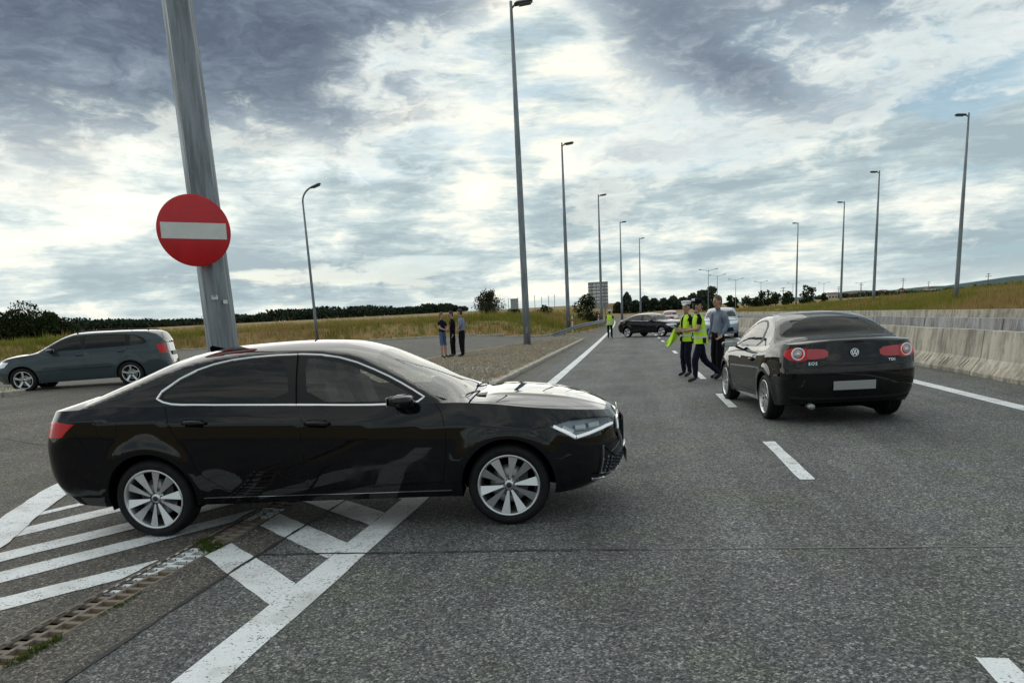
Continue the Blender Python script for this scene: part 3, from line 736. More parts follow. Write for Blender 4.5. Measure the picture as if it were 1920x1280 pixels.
    # interior
    if lod < 2:
        it = MB(); bx = sp['cabin']  # x rear seat back, x front seat back, x dash, floor z
        it.box(((bx[0] + bx[2]) / 2 - .1, 0, .42), (bx[2] - bx[0] + .3, 1.45, .30)); it.box((bx[2] + .12, 0, .80), (.34, 1.42, .26), bev=.08)
        it.box((bx[0] - .28, 0, .74), (.35, 1.40, .36)); it.build('dashboard', M['interior'], root)
        for sy in (-.37, .37):
            for xs in (bx[1], bx[0]):
                st = MB(); rot = Matrix.Rotation(-.30, 3, 'Y')
                st.box((xs + .28, sy, .58), (.50, .50, .16), bev=.06); st.box((xs - .02, sy, .86), (.13, .50, .60), rot, bev=.055, taper=.85)
                st.box((xs - .145, sy, 1.245), (.10, .27, .19), rot, bev=.045); st.tube([(xs - .11, sy - .06, 1.09), (xs - .14, sy - .06, 1.2)], .008, 6); st.tube([(xs - .11, sy + .06, 1.09), (xs - .14, sy + .06, 1.2)], .008, 6)
                st.build('seat', M['seat'], root)
        sw = MB(); c = Vector((bx[2] - .18, .37, .92)); ax = Matrix.Rotation(radians(-65), 3, 'Y')
        sw.tube([c + ax @ Vector((.185 * cos(a), .185 * sin(a), 0)) for a in np.linspace(0, 2 * pi, 25)], .015, 6)
        sw.box(c, (.10, .30, .03), ax); sw.build('steering_wheel', M['interior'], root)
    # mirrors
    mx, my, mz = sp['mirror']
    for sg in (1, -1):
        q = MB(); q.superell((mx - .01, sg * (my + .14), mz + .058), (.085, .118, .044), 3.2); q.superell((mx - .040, sg * (my + .14), mz + .060), (.062, .110, .036), 4, mi=1); q.box((mx - .108, sg * (my + .14), mz + .058), (.006, .185, .062), mi=2, bev=.002)
        q.tube([(mx + .05, sg * (my - .035), mz - .02), (mx + .01, sg * (my + .06), mz + .035)], [.030, .024], 8, mi=1, flat=.6); q.build('mirror', [body_m, M['plastic'], M['chrome']], root)
    # wheels
    for i, wx in enumerate(S.wheels):
        for sg in (1, -1):
            hw = .108; make_wheel(root, (wx, sg * (sp['track'] - hw), sp.get('R', .328)), sp.get('R', .328), sp.get('rim', .232), .215, sg, sp['wheel'], sp.get('steer', 0) if i == 1 else 0, lod)
    if sp.get('extra'): sp['extra'](root, S, L, U)
    return root, S

K1 = [(0, .945), (.10, .965), (.30, .985), (.55, 1.0), (.80, .998), (1, .992)]
K2 = [(0, .990), (.35, .975), (1, .945)]
# --- big black liftback saloon ------------------------------------------------
def superb_spec(lod=0):
    z0 = [(-1.1, .34), (-.75, .30), (-.4, .27), (0, .26), (2.8, .245), (3.3, .235), (3.6, .245), (3.8, .28)]
    sp = dict(lod=lod, paint=M['black_paint'], cx=1.4, wheels=[0.0, 2.841], track=.895, R=.317, rim=.238, zw=.325, ra=.362, cowl=2.62, m=2.3, tumble=.64,
        xr=[(0, -.91), (.12, -1.00), (.35, -1.05), (.6, -1.045), (.8, -1.0), (.9, -.97), (1, -.94)],
        xf=[(0, 3.62), (.10, 3.74), (.30, 3.785), (.55, 3.795), (.75, 3.78), (.9, 3.755), (1, 3.70)],
        w=[(-1.1, .86), (-.6, .905), (0, .925), (1.2, .925), (2.4, .925), (2.9, .925), (3.3, .905), (3.8, .86)],
        K1=K1, K2=K2, z0=z0,
        zcr=[(-1.1, .955), (-.45, .955), (.23, .917), (1.24, .868), (2.36, .80), (3.0, .76), (3.8, .68)],
        zb=[(-1.1, 1.02), (-.7, 1.045), (-.2, 1.055), (.3, 1.045), (1.25, 1.005), (1.9, .975), (2.4, .975), (2.7, .955), (3.0, .915), (3.35, .872), (3.55, .838), (3.72, .79), (3.8, .75)],
        zR=[(-1.1, .9), (-.72, .98), (-.45, 1.075), (-.2, 1.165), (.09, 1.275), (.35, 1.355), (.6, 1.395), (.95, 1.415), (1.3, 1.408), (1.6, 1.37), (1.9, 1.245), (2.15, 1.105), (2.36, .978), (2.5, .90)],
        zc=[(-1.1, 1.01), (-.92, 1.045), (-.8, 1.078), (-.566, 1.151), (-.204, 1.28), (.153, 1.405), (.543, 1.468), (1.065, 1.482), (1.484, 1.462), (1.74, 1.40), (2.07, 1.255), (2.43, 1.075), (2.60, 1.0), (2.66, .995), (2.75, 1.01), (2.983, .998), (3.302, .955), (3.50, .895), (3.64, .835), (3.73, .792), (3.8, .75)],
        cabin=(.55, 1.50, 2.25), mirror=(2.10, .86, .96), wheel='blade10', nu=120, nv=32, nvu=40,
        ridges=[(.42, .035, .012), (.50, .05, .006)],
        doors=[('door_rear', smooth_poly([(1.255, .995), (1.275, .37), (.62, .37), (.40, .52), (.37, .70), (.235, .86), (.20, 1.045), (.23, 1.05)], 1)),
               ('door_front', [(1.265, 1.0), (1.285, .37), (2.33, .37), (2.37, .55), (2.385, .75), (2.36, .90), (2.31, .972)])],
        handles={'door_rear': (.34, .915, .53, .905), 'door_front': (1.305, .868, 1.50, .858)},
        glass=[('frame', smooth_poly([(.09, 1.122), (.34, 1.272), (.62, 1.35), (.95, 1.375), (1.35, 1.368), (1.62, 1.315), (1.9, 1.195), (2.1, 1.09), (2.27, .99), (1.9, .988), (1.25, 1.018), (.38, 1.055), (.21, 1.073)], 1)),
               ('win_rear', smooth_poly([(.16, 1.128), (.36, 1.252), (.63, 1.332), (.95, 1.356), (1.13, 1.355), (1.19, 1.03), (.40, 1.072), (.25, 1.088)], 1)),
               ('win_front', smooth_poly([(1.28, 1.352), (1.36, 1.35), (1.62, 1.293), (1.9, 1.172), (2.1, 1.065), (2.17, 1.01), (1.9, 1.004), (1.33, 1.028)], 1))],
        top_regions=[('screen', [(x, f) for x, f in [(1.80, .0), (1.80, .5), (1.815, .75), (1.86, .90), (2.05, .93), (2.30, .95), (2.40, .93), (2.50, .70), (2.575, .35), (2.60, .0)]] + [(2.60, -.2), (1.80, -.2)]),
                     ('backlight', [(-.62, 0), (-.60, .5), (-.52, .82), (-.40, .88), (.02, .90), (.16, .84), (.21, .6), (.225, 0), (.2, -.2), (-.6, -.2)])],
        lower_regions=[('headlight', 's', [('s', 3.17, .765), ('s', 3.37, .645), ('s', 3.50, .665), ('f', .60, .695), ('f', .47, .70), ('f', .47, .772), ('s', 3.52, .800), ('s', 3.33, .800)]),
                       ('taillight', 's', [('s', -.54, .945), ('s', -.66, .845), ('r', .76, .835), ('r', .45, .86), ('r', .45, .93), ('r', .78, .955), ('s', -.70, .965)]),
                       ('grille', 'f', [('f', .0, .74), ('f', .36, .74), ('f', .42, .66), ('f', .36, .50), ('f', 0, .49), ('f', -.1, .6)]),
                       ('intake', 'f', [('f', .0, .46), ('f', .55, .46), ('f', .70, .56), ('s', 3.50, .55), ('s', 3.48, .36), ('f', .62, .33), ('f', 0, .31), ('f', -.1, .4)])],
        parts=[('frame', 'window_frame', 'plastic', .000, False), ('win_rear', 'window', 'glass_d', .001, False), ('win_front', 'window', 'glass', .001, False), ('screen', 'windscreen', 'glass', .001, True), ('backlight', 'rear_window', 'glass_d', .001, True),
               ('taillight', 'taillight', 'lamp_red', .002, False), ('grille', 'grille', 'gapm', -.004, True), ('intake', 'air_intake', 'plastic', -.012, True)])
    if lod == 0:
        sp['lamp_detail'] = lambda S: [(S.side([(3.385, .668), (3.49, .686)]) + S.end([(.60, .714), (.49, .717)]), .024, 1), (S.side([(3.205, .765), (3.375, .668)]), .024, 1),
                                       (S.side([(3.275, .757), (3.36, .712)]), .034, 0), (S.side([(3.37, .742), (3.45, .742)]), .044, 0), (S.side([(3.475, .748), (3.56, .748)]), .040, 0)]
        fr = smooth_poly([(.105, 1.120), (.35, 1.283), (.62, 1.362), (.95, 1.387), (1.35, 1.382), (1.62, 1.330), (1.9, 1.212), (2.1, 1.105), (2.275, .996), (1.9, .980), (1.25, 1.012), (.38, 1.050), (.21, 1.066)], 1)
        sp['beads'] = [('chrome_trim', 'chrome', [('glass', fr, .024, .007, True)]),
            ('panel_gap', 'gapm', [('side', [(1.255, 1.0), (1.275, .37)], .007, .0008, False), ('side', smooth_poly([(.20, 1.045), (.235, .86), (.37, .70), (.40, .52), (.62, .37)], 1, False), .007, .0008, False),
                ('side', [(2.31, .975), (2.36, .90), (2.385, .75), (2.37, .55), (2.33, .37)], .007, .0008, False), ('side', [(.62, .37), (1.275, .37), (2.33, .37)], .006, .0008, False),
                ('side', smooth_poly([(-.62, .94), (-.50, .80), (-.47, .72)], 1, False), .005, .0008, False), ('side', [(-.60, .955), (-.30, .951)], .005, .0008, False), ('side', [(3.16, .765), (3.0, .745), (3.22, .62)], .005, .0008, False),
                ('side', smooth_poly([(-.36, .95), (-.36, .82), (-.20, .81), (-.19, .94)], 2, False), .005, .0006, False),
                ('top', [(2.62, .0), (2.60, .35), (2.52, .75), (2.60, .955), (3.0, .95), (3.3, .93), (3.52, .86)], .008, .0008, False), ('glass', [(1.24, 1.012), (1.215, 1.388)], .009, .009, False)]),
            ('chrome_trim', 'chrome', [('front', [(0, .745), (.30, .747), (.38, .735), (.45, .66), (.38, .495), (0, .485)], .022, .012, False)]),
            ('bumper_trim', 'chrome', [('front', [(.72, .575), (.71, .365), (.62, .335), (.35, .315), (0, .31)], .012, .010, False), ('front', [(0, .275), (.4, .283), (.62, .30), (.76, .315)], .026, .010, False), ('side', [(.42, .315), (2.40, .300)], .007, .004, False)])]
        def extra(root, S, L, U):
            q = MB(); q.add([(-.02, -.005, 1.455), (-.02, .005, 1.455), (.16, 0, 1.462), (-.05, 0, 1.515), (-.075, 0, 1.50), (-.06, -.012, 1.42), (-.06, .012, 1.42), (.14, 0, 1.42)], [(0, 2, 3), (1, 3, 2), (0, 3, 4), (1, 4, 3), (0, 4, 5), (1, 6, 4), (4, 6, 5), (0, 5, 7, 2), (1, 2, 7, 6)]); 
            o = q.build('roof_antenna', M['gapm'], root); o.location = (.28, 0, -.035)
            w = MB()
            for sy in (1, -1): w.tube([(2.60, sy * .40 + .1, 1.000), (2.575, sy * .40 - .15, 1.018), (2.55, sy * .40 - .42, 1.022)], .006, 6)
            w.box((2.635, 0, .985), (.08, 1.15, .014), bev=.004)
            w.build('wiper', M['plastic'], root)
            g = MB()
            for k in range(26):
                yy = -.70 + 1.4 * k / 25
                for zz in np.arange(.35, .47, .026):
                    (u, v), = S.end([(abs(yy), float(zz))], True); p = L(np.array([u]), np.array([v]))[0]; off = .013 * (k % 2)
                    g.box((p[0] - .004, math.copysign(p[1], yy), p[2] + off), (.014, .022, .010), Matrix.Rotation(.8, 3, 'X'))
            o = g.build('grille_mesh', M['lamp_dark'], root); o['kind'] = 'stuff'
            for yy in np.linspace(-.32, .32, 15):
                (u, v), = S.end([(abs(float(yy)), .62)], True); p = L(np.array([u]), np.array([v]))[0]; b = MB(); b.box((p[0], yy, .615), (.016, .010, .20), bev=.003); b.build('grille_bar', M['plastic'], root)
            (u, v), = S.side([(-.7, .90)])
            pl = MB(); pl.box((-1.060, 0, .62), (.012, .52, .112), bev=.004); pl.build('number_plate', M['plate'], root); pl = MB(); pl.box((3.800, 0, .40), (.012, .50, .112), bev=.004); pl.build('number_plate', M['plate'], root)
            em = MB(); em.lathe([(.045, 0), (.05, .006), (.04, .008)], 'y', 24); o = em.build('badge', M['chrome'], root); o.location = (3.735, 0, .772); o.rotation_euler = (0, -.5, -pi / 2)
        sp['extra'] = extra
    else:
        sp['beads'] = [('chrome_trim', 'chrome', [('glass', [(.25, 1.06), (1.25, 1.012), (2.27, .99)], .02, .006, False)])]; sp['nu'] = 60; sp['nv'] = 16; sp['nvu'] = 20
        sp['parts'].append(('headlight', 'headlight', 'lamp_clear', .002, False)); 
    return sp

# --- black-brown coupe cabriolet ---------------------------------------------
def eos_spec():
    fr = smooth_poly([(.42, .99), (.50, 1.24), (.75, 1.335), (1.0, 1.352), (1.3, 1.325), (1.6, 1.235), (1.85, 1.105), (2.03, .975), (1.4, .965)], 1)
    sp = dict(lod=0, paint=M['eos_paint'], cx=1.2, wheels=[0.0, 2.578], track=.885, R=.314, rim=.230, zw=.32, ra=.352, cowl=2.45, m=2.8, tumble=.56, cr=.36, nr=3.0, flare=.020,
        xr=[(0, -.80), (.10, -.87), (.30, -.925), (.52, -.93), (.62, -.90), (.85, -.875), (1, -.86)],
        xf=[(0, 3.25), (.15, 3.38), (.5, 3.44), (.8, 3.40), (1, 3.26)],
        w=[(-.9, .83), (-.4, .875), (0, .895), (1.2, .893), (2.5, .895), (3.0, .87), (3.4, .82)],
        K1=[(0, .93), (.12, .955), (.35, .985), (.60, 1.0), (.85, .995), (1, .985)], K2=[(0, .983), (.4, .965), (1, .915)],
        z0=[(-.9, .30), (-.5, .25), (0, .22), (2.6, .21), (3.1, .21), (3.4, .26)], zcr=[(-.9, .90), (-.4, .90), (.5, .85), (1.5, .80), (2.6, .74), (3.4, .62)],
        zb=[(-.9, 1.045), (-.6, 1.055), (-.2, 1.045), (.3, 1.0), (1.0, .97), (2.0, .945), (2.4, .925), (2.8, .87), (3.15, .78), (3.4, .70)],
        zR=[(-.9, .9), (-.42, 1.02), (-.25, 1.07), (0, 1.175), (.25, 1.28), (.5, 1.345), (.8, 1.385), (1.1, 1.388), (1.4, 1.355), (1.65, 1.275), (1.9, 1.14), (2.1, .985), (2.2, .92)],
        zc=[(-.9, 1.055), (-.86, 1.082), (-.78, 1.098), (-.55, 1.105), (-.30, 1.108), (-.22, 1.115), (.10, 1.26), (.38, 1.375), (.7, 1.432), (1.05, 1.445), (1.4, 1.428), (1.62, 1.37), (2.0, 1.19), (2.40, 1.0), (2.46, .985), (2.6, .985), (2.9, .94), (3.2, .84), (3.4, .73)],
        cabin=(.45, 1.25, 1.95), mirror=(1.72, .86, .93), wheel='multi10', nu=120, nv=34, nvu=40,
        doors=[('door_front', [(.52, .985), (.46, .62), (.52, .33), (1.80, .33), (1.90, .5), (1.93, .94)])], handles={'door_front': (.62, .80, .80, .80)},
        glass=[('frame', fr), ('win_front', smooth_poly([(.56, .995), (.60, 1.225), (.78, 1.312), (1.0, 1.328), (1.3, 1.30), (1.6, 1.21), (1.85, 1.07), (1.95, .98), (1.4, .975)], 1))],
        top_regions=[('screen', [(1.70, .0), (1.70, .6), (1.74, .85), (2.0, .92), (2.2, .93), (2.32, .7), (2.38, .3), (2.40, 0), (2.4, -.2), (1.7, -.2)]),
                     ('backlight', [(-.215, 0), (-.20, .5), (-.15, .82), (-.05, .93), (.22, .93), (.33, .80), (.36, .5), (.37, 0), (.36, -.2), (-.2, -.2)]),
                     ('roofglass', [(.52, 0), (.53, .7), (.60, .80), (1.45, .80), (1.55, .7), (1.6, 0), (1.6, -.2), (.52, -.2)])],
        lower_regions=[('lid', 'r', [('r', 0, .76), ('r', .40, .77), ('r', .52, .825), ('r', .55, 1.00), ('r', .74, 1.045), ('r', 0, 1.06), ('r', -.1, .9)]),
                       ('taillight', 's', [('r', min(.665 + .145 * cos(a), .82), .925 + .088 * sin(a)) for a in np.linspace(0, 2 * pi, 15)[:-1]]),
                       ('taillight_inner', 'r', [('r', .56, .862), ('r', .46, .860), ('r', .36, .870), ('r', .32, .895), ('r', .315, .945), ('r', .36, .975), ('r', .46, .988), ('r', .56, .990)]),
                       ('headlight', 's', [('s', 2.75, .74), ('s', 3.0, .62), ('f', .6, .60), ('f', .5, .66), ('s', 3.05, .74)])],
        parts=[('frame', 'window_frame', 'plastic', 0, False), ('win_front', 'window', 'glass', .001, False), ('screen', 'windscreen', 'glass', .001, True), ('backlight', 'rear_window', 'glass_r', .001, True), ('roofglass', 'roof_panel', 'glass_d', .001, True),
               ('taillight', 'taillight', 'lamp_red', .004, False), ('taillight_inner', 'taillight', 'lamp_red2', .003, False), ('headlight', 'headlight', 'lamp_clear', .002, False)])
    lidm = M['eos_paint']; sp['parts'].append(('lid', 'boot_lid', lidm, 0.0, True))
    sp['beads'] = [('panel_gap', 'gapm', [('rear', [(0, .765), (.40, .775), (.52, .825), (.56, .90), (.565, 1.0)], .008, .001, False), ('side', [(.52, .985), (.46, .62), (.52, .33), (1.80, .33), (1.90, .5), (1.93, .94)], .007, .001, False),
        ('side', [(-.50, .665), (-.30, .62)], .007, .001, False), ('rear', [(0, .655), (.5, .66), (.80, .67)], .007, .001, False), ('top', [(-.26, 0), (-.25, .6), (-.2, .93), (-.12, 1.0)], .008, .001, False), ('top', [(.45, 0), (.46, .6), (.42, .99)], .008, .001, False)]),
        ('lower_bumper', 'plastic', [('rear', [(0, .33), (.5, .335), (.74, .35)], .10, .012, False), ('rear', [(0, .56), (.5, .56), (.72, .565)], .016, .012, False)])]
    def extra(root, S, L, U):
        for sg in (1, -1):
            for yy, R0 in ((.665, .080),):
                (u, v), = S.end([(yy, .925)], False); p = L(np.array([u]), np.array([v]))[0]; n = S.normal(L, np.array([u]), np.array([v]))[0]
                q = MB(); q.lathe([(R0, .004), (R0 + .003, .012), (R0 - .010, .016), (R0 - .018, .008)], 'y', 28, mi=0); q.lathe([(0, .014), (.035, .011), (R0 - .020, .004)], 'y', 28, mi=1); q.lathe([(0, .018), (.018, .016), (.022, .010)], 'y', 16, mi=0)
                o = q.build('lamp_ring', [M['lamp_ring'], M['lamp_grey']], root); nn = Vector((n[0], n[1] * sg * .6, n[2] * .5)).normalized()
                o.location = (p[0], p[1] * sg, p[2]); o.rotation_euler = nn.to_track_quat('Y', 'Z').to_euler()
        # boot lid badge: circle with the two stacked letter shapes
        q = MB(); R0 = .052; q.lathe([(R0, 0), (R0, .010), (R0 - .009, .010), (R0 - .009, 0)], 'y', 36)
        q.lathe([(0, .001), (R0 - .006, .001)], 'y', 32, mi=1)
        def bar(a, b):
            a = Vector((a[0], .007, a[1])); b = Vector((b[0], .007, b[1])); d = b - a; q.box((a + b) / 2, (d.length + .006, .006, .0105), Matrix.Rotation(-math.atan2(d.z, d.x), 3, 'Y'))
        for s_ in (1, -1):
            bar((s_ * .018, .042), (s_ * .0015, .006)); bar((s_ * .036, .026), (s_ * .019, -.030)); bar((s_ * .019, -.030), (s_ * .0015, .000))
        o = q.build('badge', [M['chrome'], M['gapm']], root); o.location = (-.893, 0, .925); o.rotation_euler = (radians(6), 0, pi / 2)
        for txt, yy, zz, sz in (("EOS", .50, .800, .036), ("TDI", -.47, .815, .030)):
            cu = bpy.data.curves.new('badge_lettering', 'FONT'); cu.body = txt; cu.size = sz * 1.5; cu.extrude = .002; cu.align_x = 'CENTER'; cu.offset = .001; cu.space_character = 1.25
            tmp = bpy.data.objects.new('tmp', cu); me = bpy.data.meshes.new_from_object(tmp); bpy.data.objects.remove(tmp); me.materials.append(M['chrome'])
            o = link('badge_lettering', me, root); (u, v), = S.end([(abs(yy), zz)], False); p = L(np.array([u]), np.array([v]))[0]
            o.location = (p[0] - .006, yy, zz - .012); o.rotation_euler = (radians(86), 0, -pi / 2 + (-.06 if yy > 0 else .06))
        pl = MB(); pl.box((-.945, 0, .52), (.012, .52, .112), bev=.004); pl.build('number_plate', M['plate'], root)
        ex = MB(); ex.tube([(-.70, .50, .26), (-.90, .50, .255)], [.035, .037], 12); ex.build('exhaust_pipe', M['steel'], root)
        lp = MB(); lp.tube([(0, 0, 0), (0, .012, 0)], .02, 10); o = lp.build('tow_cover', M['gapm'], root); (u, v), = S.side([(-.62, .66)]); p = L(np.array([u]), np.array([v]))[0]; o.location = p
    sp['extra'] = extra
    return sp

# --- blue-grey estate ----------------------------------------------------------
def estate_spec():
    fr = smooth_poly([(-.52, 1.12), (-.36, 1.28), (-.1, 1.345), (.5, 1.375), (1.2, 1.37), (1.5, 1.30), (1.8, 1.15), (2.02, 1.0), (1.0, 1.01), (-.35, 1.06)], 1)
    sp = dict(lod=1, paint=M['grey_paint'], cx=1.2, wheels=[0.0, 2.578], track=.88, R=.316, rim=.222, zw=.32, ra=.355, cowl=2.4, m=2.5, tumble=.45, cr=.30, nr=3.2,
        xr=[(0, -.92), (.15, -1.03), (.4, -1.01), (.6, -.98), (1, -.93)], xf=[(0, 3.28), (.2, 3.41), (.5, 3.43), (.8, 3.38), (1, 3.25)],
        w=[(-1, .83), (-.5, .875), (2.5, .885), (3.0, .86), (3.4, .80)], K1=K1, K2=K2, z0=[(-1, .30), (0, .24), (2.6, .22), (3.4, .26)],
        zcr=[(-1, .93), (0, .90), (1.5, .86), (3.4, .66)], zb=[(-1, 1.08), (-.3, 1.06), (1, 1.0), (2.1, .965), (2.5, .93), (3, .85), (3.4, .72)],
        zR=[(-1, 1.0), (-.9, 1.12), (-.7, 1.33), (-.45, 1.395), (.3, 1.42), (1.2, 1.405), (1.5, 1.335), (1.8, 1.19), (2.05, 1.03), (2.2, .94)],
        zc=[(-1.0, 1.02), (-.95, 1.12), (-.80, 1.38), (-.6, 1.43), (0, 1.462), (.8, 1.468), (1.3, 1.45), (1.55, 1.38), (2.0, 1.17), (2.36, .99), (2.42, .975), (2.7, .96), (3.1, .88), (3.4, .74)],
        cabin=(.35, 1.2, 1.95), mirror=(1.80, .84, .97), wheel='five', nu=70, nv=20, nvu=26,
        doors=[('door_front', [(1.03, 1.0), (1.05, .33), (1.95, .33), (2.06, .95)]), ('door_rear', [(1.02, 1.0), (1.04, .33), (.42, .33), (.33, .6), (.05, .75), (-.02, 1.04)])],
        handles={'door_front': (1.08, .88, 1.26, .88), 'door_rear': (.08, .92, .25, .91)},
        glass=[('frame', fr), ('win_front', [(1.12, 1.03), (1.12, 1.345), (1.3, 1.335), (1.5, 1.27), (1.78, 1.12), (1.92, 1.02)]), ('win_rear', [(.02, 1.065), (.06, 1.335), (.5, 1.352), (1.02, 1.348), (1.02, 1.03)]), ('win_q', [(-.42, 1.12), (-.28, 1.27), (-.08, 1.32), (-.06, 1.07), (-.32, 1.08)])],
        top_regions=[('screen', [(1.55, 0), (1.57, .8), (1.8, .93), (2.15, .93), (2.32, .6), (2.35, 0), (2.3, -.2), (1.6, -.2)]), ('backlight', [(-.96, 0), (-.95, .7), (-.9, .85), (-.82, .85), (-.79, .6), (-.78, 0), (-.8, -.2), (-.95, -.2)])],
        lower_regions=[('headlight', 's', [('s', 2.85, .78), ('s', 2.98, .66), ('f', .55, .62), ('f', .55, .74), ('s', 3.1, .80)]), ('taillight', 's', [('s', -.72, 1.05), ('s', -.78, .82), ('r', .6, .80), ('r', .6, 1.0), ('s', -.9, 1.06)])],
        parts=[('frame', 'window_frame', 'plastic', 0, False), ('win_front', 'window', 'glass_d', .001, False), ('win_rear', 'window', 'glass_d', .001, False), ('win_q', 'window', 'glass', .001, False), ('screen', 'windscreen', 'glass', .001, True), ('backlight', 'rear_window', 'glass_d', .001, True),
               ('taillight', 'taillight', 'lamp_red', .003, False), ('headlight', 'headlight', 'lamp_clear', .003, False)],
        beads=[('side_moulding', 'grey_paint', [('side', [(.42, .56), (2.2, .54)], .05, .014, False)]), ('panel_gap', 'gapm', [('side', [(1.025, 1.0), (1.045, .33)], .008, .001, False), ('side', [(.42, .33), (.33, .6), (.05, .75), (-.02, 1.04)], .008, .001, False), ('side', [(1.95, .33), (2.06, .95)], .008, .001, False)])])
    def extra(root, S, L, U):
        for sg in (1, -1):
            q = MB(); q.tube([(-.55, sg * .63, 1.425), (-.50, sg * .63, 1.47), (.5, sg * .63, 1.50), (1.15, sg * .62, 1.47), (1.2, sg * .62, 1.42)], .016, 6); q.build('roof_rail', M['plastic'], root)
        q = MB(); q.tube([(.05, 0, 1.46), (-.02, 0, 1.56)], [.012, .006], 6); q.build('roof_antenna', M['gapm'], root)
        pl = MB(); pl.box((-1.00, 0, .80), (.012, .52, .112), bev=.004); pl.build('number_plate', M['plate'], root)
    sp['extra'] = extra
    return sp

# --- tall silver-blue car seen from the front -----------------------------------
def tall_spec(paint='silver_paint', lod=1):
    fr = smooth_poly([(-.5, 1.15), (-.35, 1.38), (.3, 1.47), (1.2, 1.47), (1.6, 1.38), (1.95, 1.18), (2.1, 1.05), (1.0, 1.05)], 1)
    return dict(lod=lod, paint=M[paint], cx=1.2, wheels=[0.0, 2.60], track=.89, R=.33, rim=.222, zw=.33, ra=.37, cowl=2.4, m=2.6, tumble=.40, cr=.30, nr=3.2, cf=.5, nf=2.8,
        xr=[(0, -.82), (.2, -.92), (.6, -.92), (1, -.86)], xf=[(0, 3.30), (.2, 3.42), (.5, 3.44), (.8, 3.40), (1, 3.30)],
        w=[(-1, .84), (0, .90), (2.5, .90), (3.4, .83)], K1=K1, K2=K2, z0=[(-1, .32), (0, .27), (2.6, .25), (3.4, .27)], zcr=[(-1, .98), (0, .96), (1.5, .92), (3.4, .82)],
        zb=[(-1, 1.10), (1, 1.05), (2.1, 1.02), (2.6, 1.0), (3.1, .95), (3.4, .88)], zR=[(-1, 1.0), (-.86, 1.2), (-.6, 1.44), (.3, 1.52), (1.1, 1.52), (1.5, 1.44), (1.9, 1.24), (2.15, 1.06), (2.25, 1.0)],
        zc=[(-1, 1.05), (-.86, 1.2), (-.7, 1.46), (0, 1.57), (.9, 1.58), (1.35, 1.55), (1.65, 1.44), (2.1, 1.22), (2.36, 1.08), (2.42, 1.06), (2.9, 1.03), (3.2, .98), (3.4, .90)],
        cabin=(.35, 1.2, 1.95), mirror=(1.85, .86, 1.02), wheel='multi', nu=60, nv=18, nvu=24, doors=[('door_front', [(1.03, 1.04), (1.05, .35), (1.95, .35), (2.06, 1.0)])],
        glass=[('frame', fr), ('win_front', smooth_poly([(1.12, 1.07), (1.12, 1.44), (1.5, 1.38), (1.9, 1.16), (2.0, 1.07)], 1)), ('win_rear', [(-.3, 1.13), (-.2, 1.36), (.3, 1.44), (1.02, 1.445), (1.02, 1.07)])],
        top_regions=[('screen', [(1.66, 0), (1.68, .8), (1.85, .93), (2.15, .93), (2.32, .6), (2.36, 0), (2.3, -.2), (1.7, -.2)])],
        lower_regions=[('headlight', 's', [('s', 2.98, .90), ('s', 3.08, .76), ('f', .48, .72), ('f', .42, .82), ('f', .5, .88)]), ('grille', 'f', [('f', 0, .84), ('f', .36, .84), ('f', .32, .68), ('f', 0, .66), ('f', -.1, .7)]),
                       ('intake', 'f', [('f', 0, .56), ('f', .62, .56), ('f', .68, .36), ('f', 0, .34), ('f', -.1, .4)])],
        parts=[('frame', 'window_frame', 'plastic', 0, False), ('win_front', 'window', 'glass_d', .001, False), ('win_rear', 'window', 'glass_d', .001, False), ('screen', 'windscreen', 'glass', .001, True),
               ('headlight', 'headlight', 'lamp_clear', .003, False), ('grille', 'grille', 'gapm', -.004, True), ('intake', 'air_intake', 'plastic', -.004, True)])
# ------------------------------------------------------------------ terrain and roads
def sstep(t): t = np.clip(t, 0, 1); return t * t * (3 - 2 * t)
def bend(y): return -0.0001 * np.clip(np.asarray(y, float), 0, 400) ** 2          # the road drifts a little to the left
def fbm(x, y, s, o=4):
    return sum((np.sin(x * s * 2 ** k * 1.0 + 1.7 * k + np.cos(y * s * 2 ** k * 1.3 + k)) * np.cos(y * s * 2 ** k * .9 + 2.1 * k + np.sin(x * s * 2 ** k * .7))) / 2 ** k for k in range(o)) / 2
def road_z(x, y): return .42 * sstep((-7.4 - np.asarray(x, float)) / 7.0)
# far edge of the side road, as a polyline in plan
EDGE = [(-60, -30), (-56, 12), (-54, 36), (-47, 54), (-38, 62), (-19.3, 60.5), (-13.2, 61.5), (-8.6, 62.0), (-6.2, 66), (-4.9, 74), (-4.2, 90), (-4.4, 120), (-6, 180), (-13, 300), (-20, 420), (-260, 420), (-260, -30)]
def poly_dist(poly, x, y):
    """distance to the boundary, positive inside"""
    x = np.asarray(x, float); y = np.asarray(y, float); d = np.full(x.shape, 1e9); n = len(poly)
    for i in range(n):
        a = np.array(poly[i]); b = np.array(poly[(i + 1) % n]); ab = b - a
        t = np.clip(((x - a[0]) * ab[0] + (y - a[1]) * ab[1]) / (ab @ ab), 0, 1); d = np.minimum(d, np.hypot(x - a[0] - t * ab[0], y - a[1] - t * ab[1]))
    ins = pip(poly, np.stack([x.ravel(), y.ravel()], 1)).reshape(x.shape); return np.where(ins, d, -d)
LEFT = [(-56, -60)] + EDGE[1:11] + [(-4.4, 120), (-6, 180), (-13, 300), (-40, 900), (-40, 3000), (-3000, 3000), (-3000, -60)]
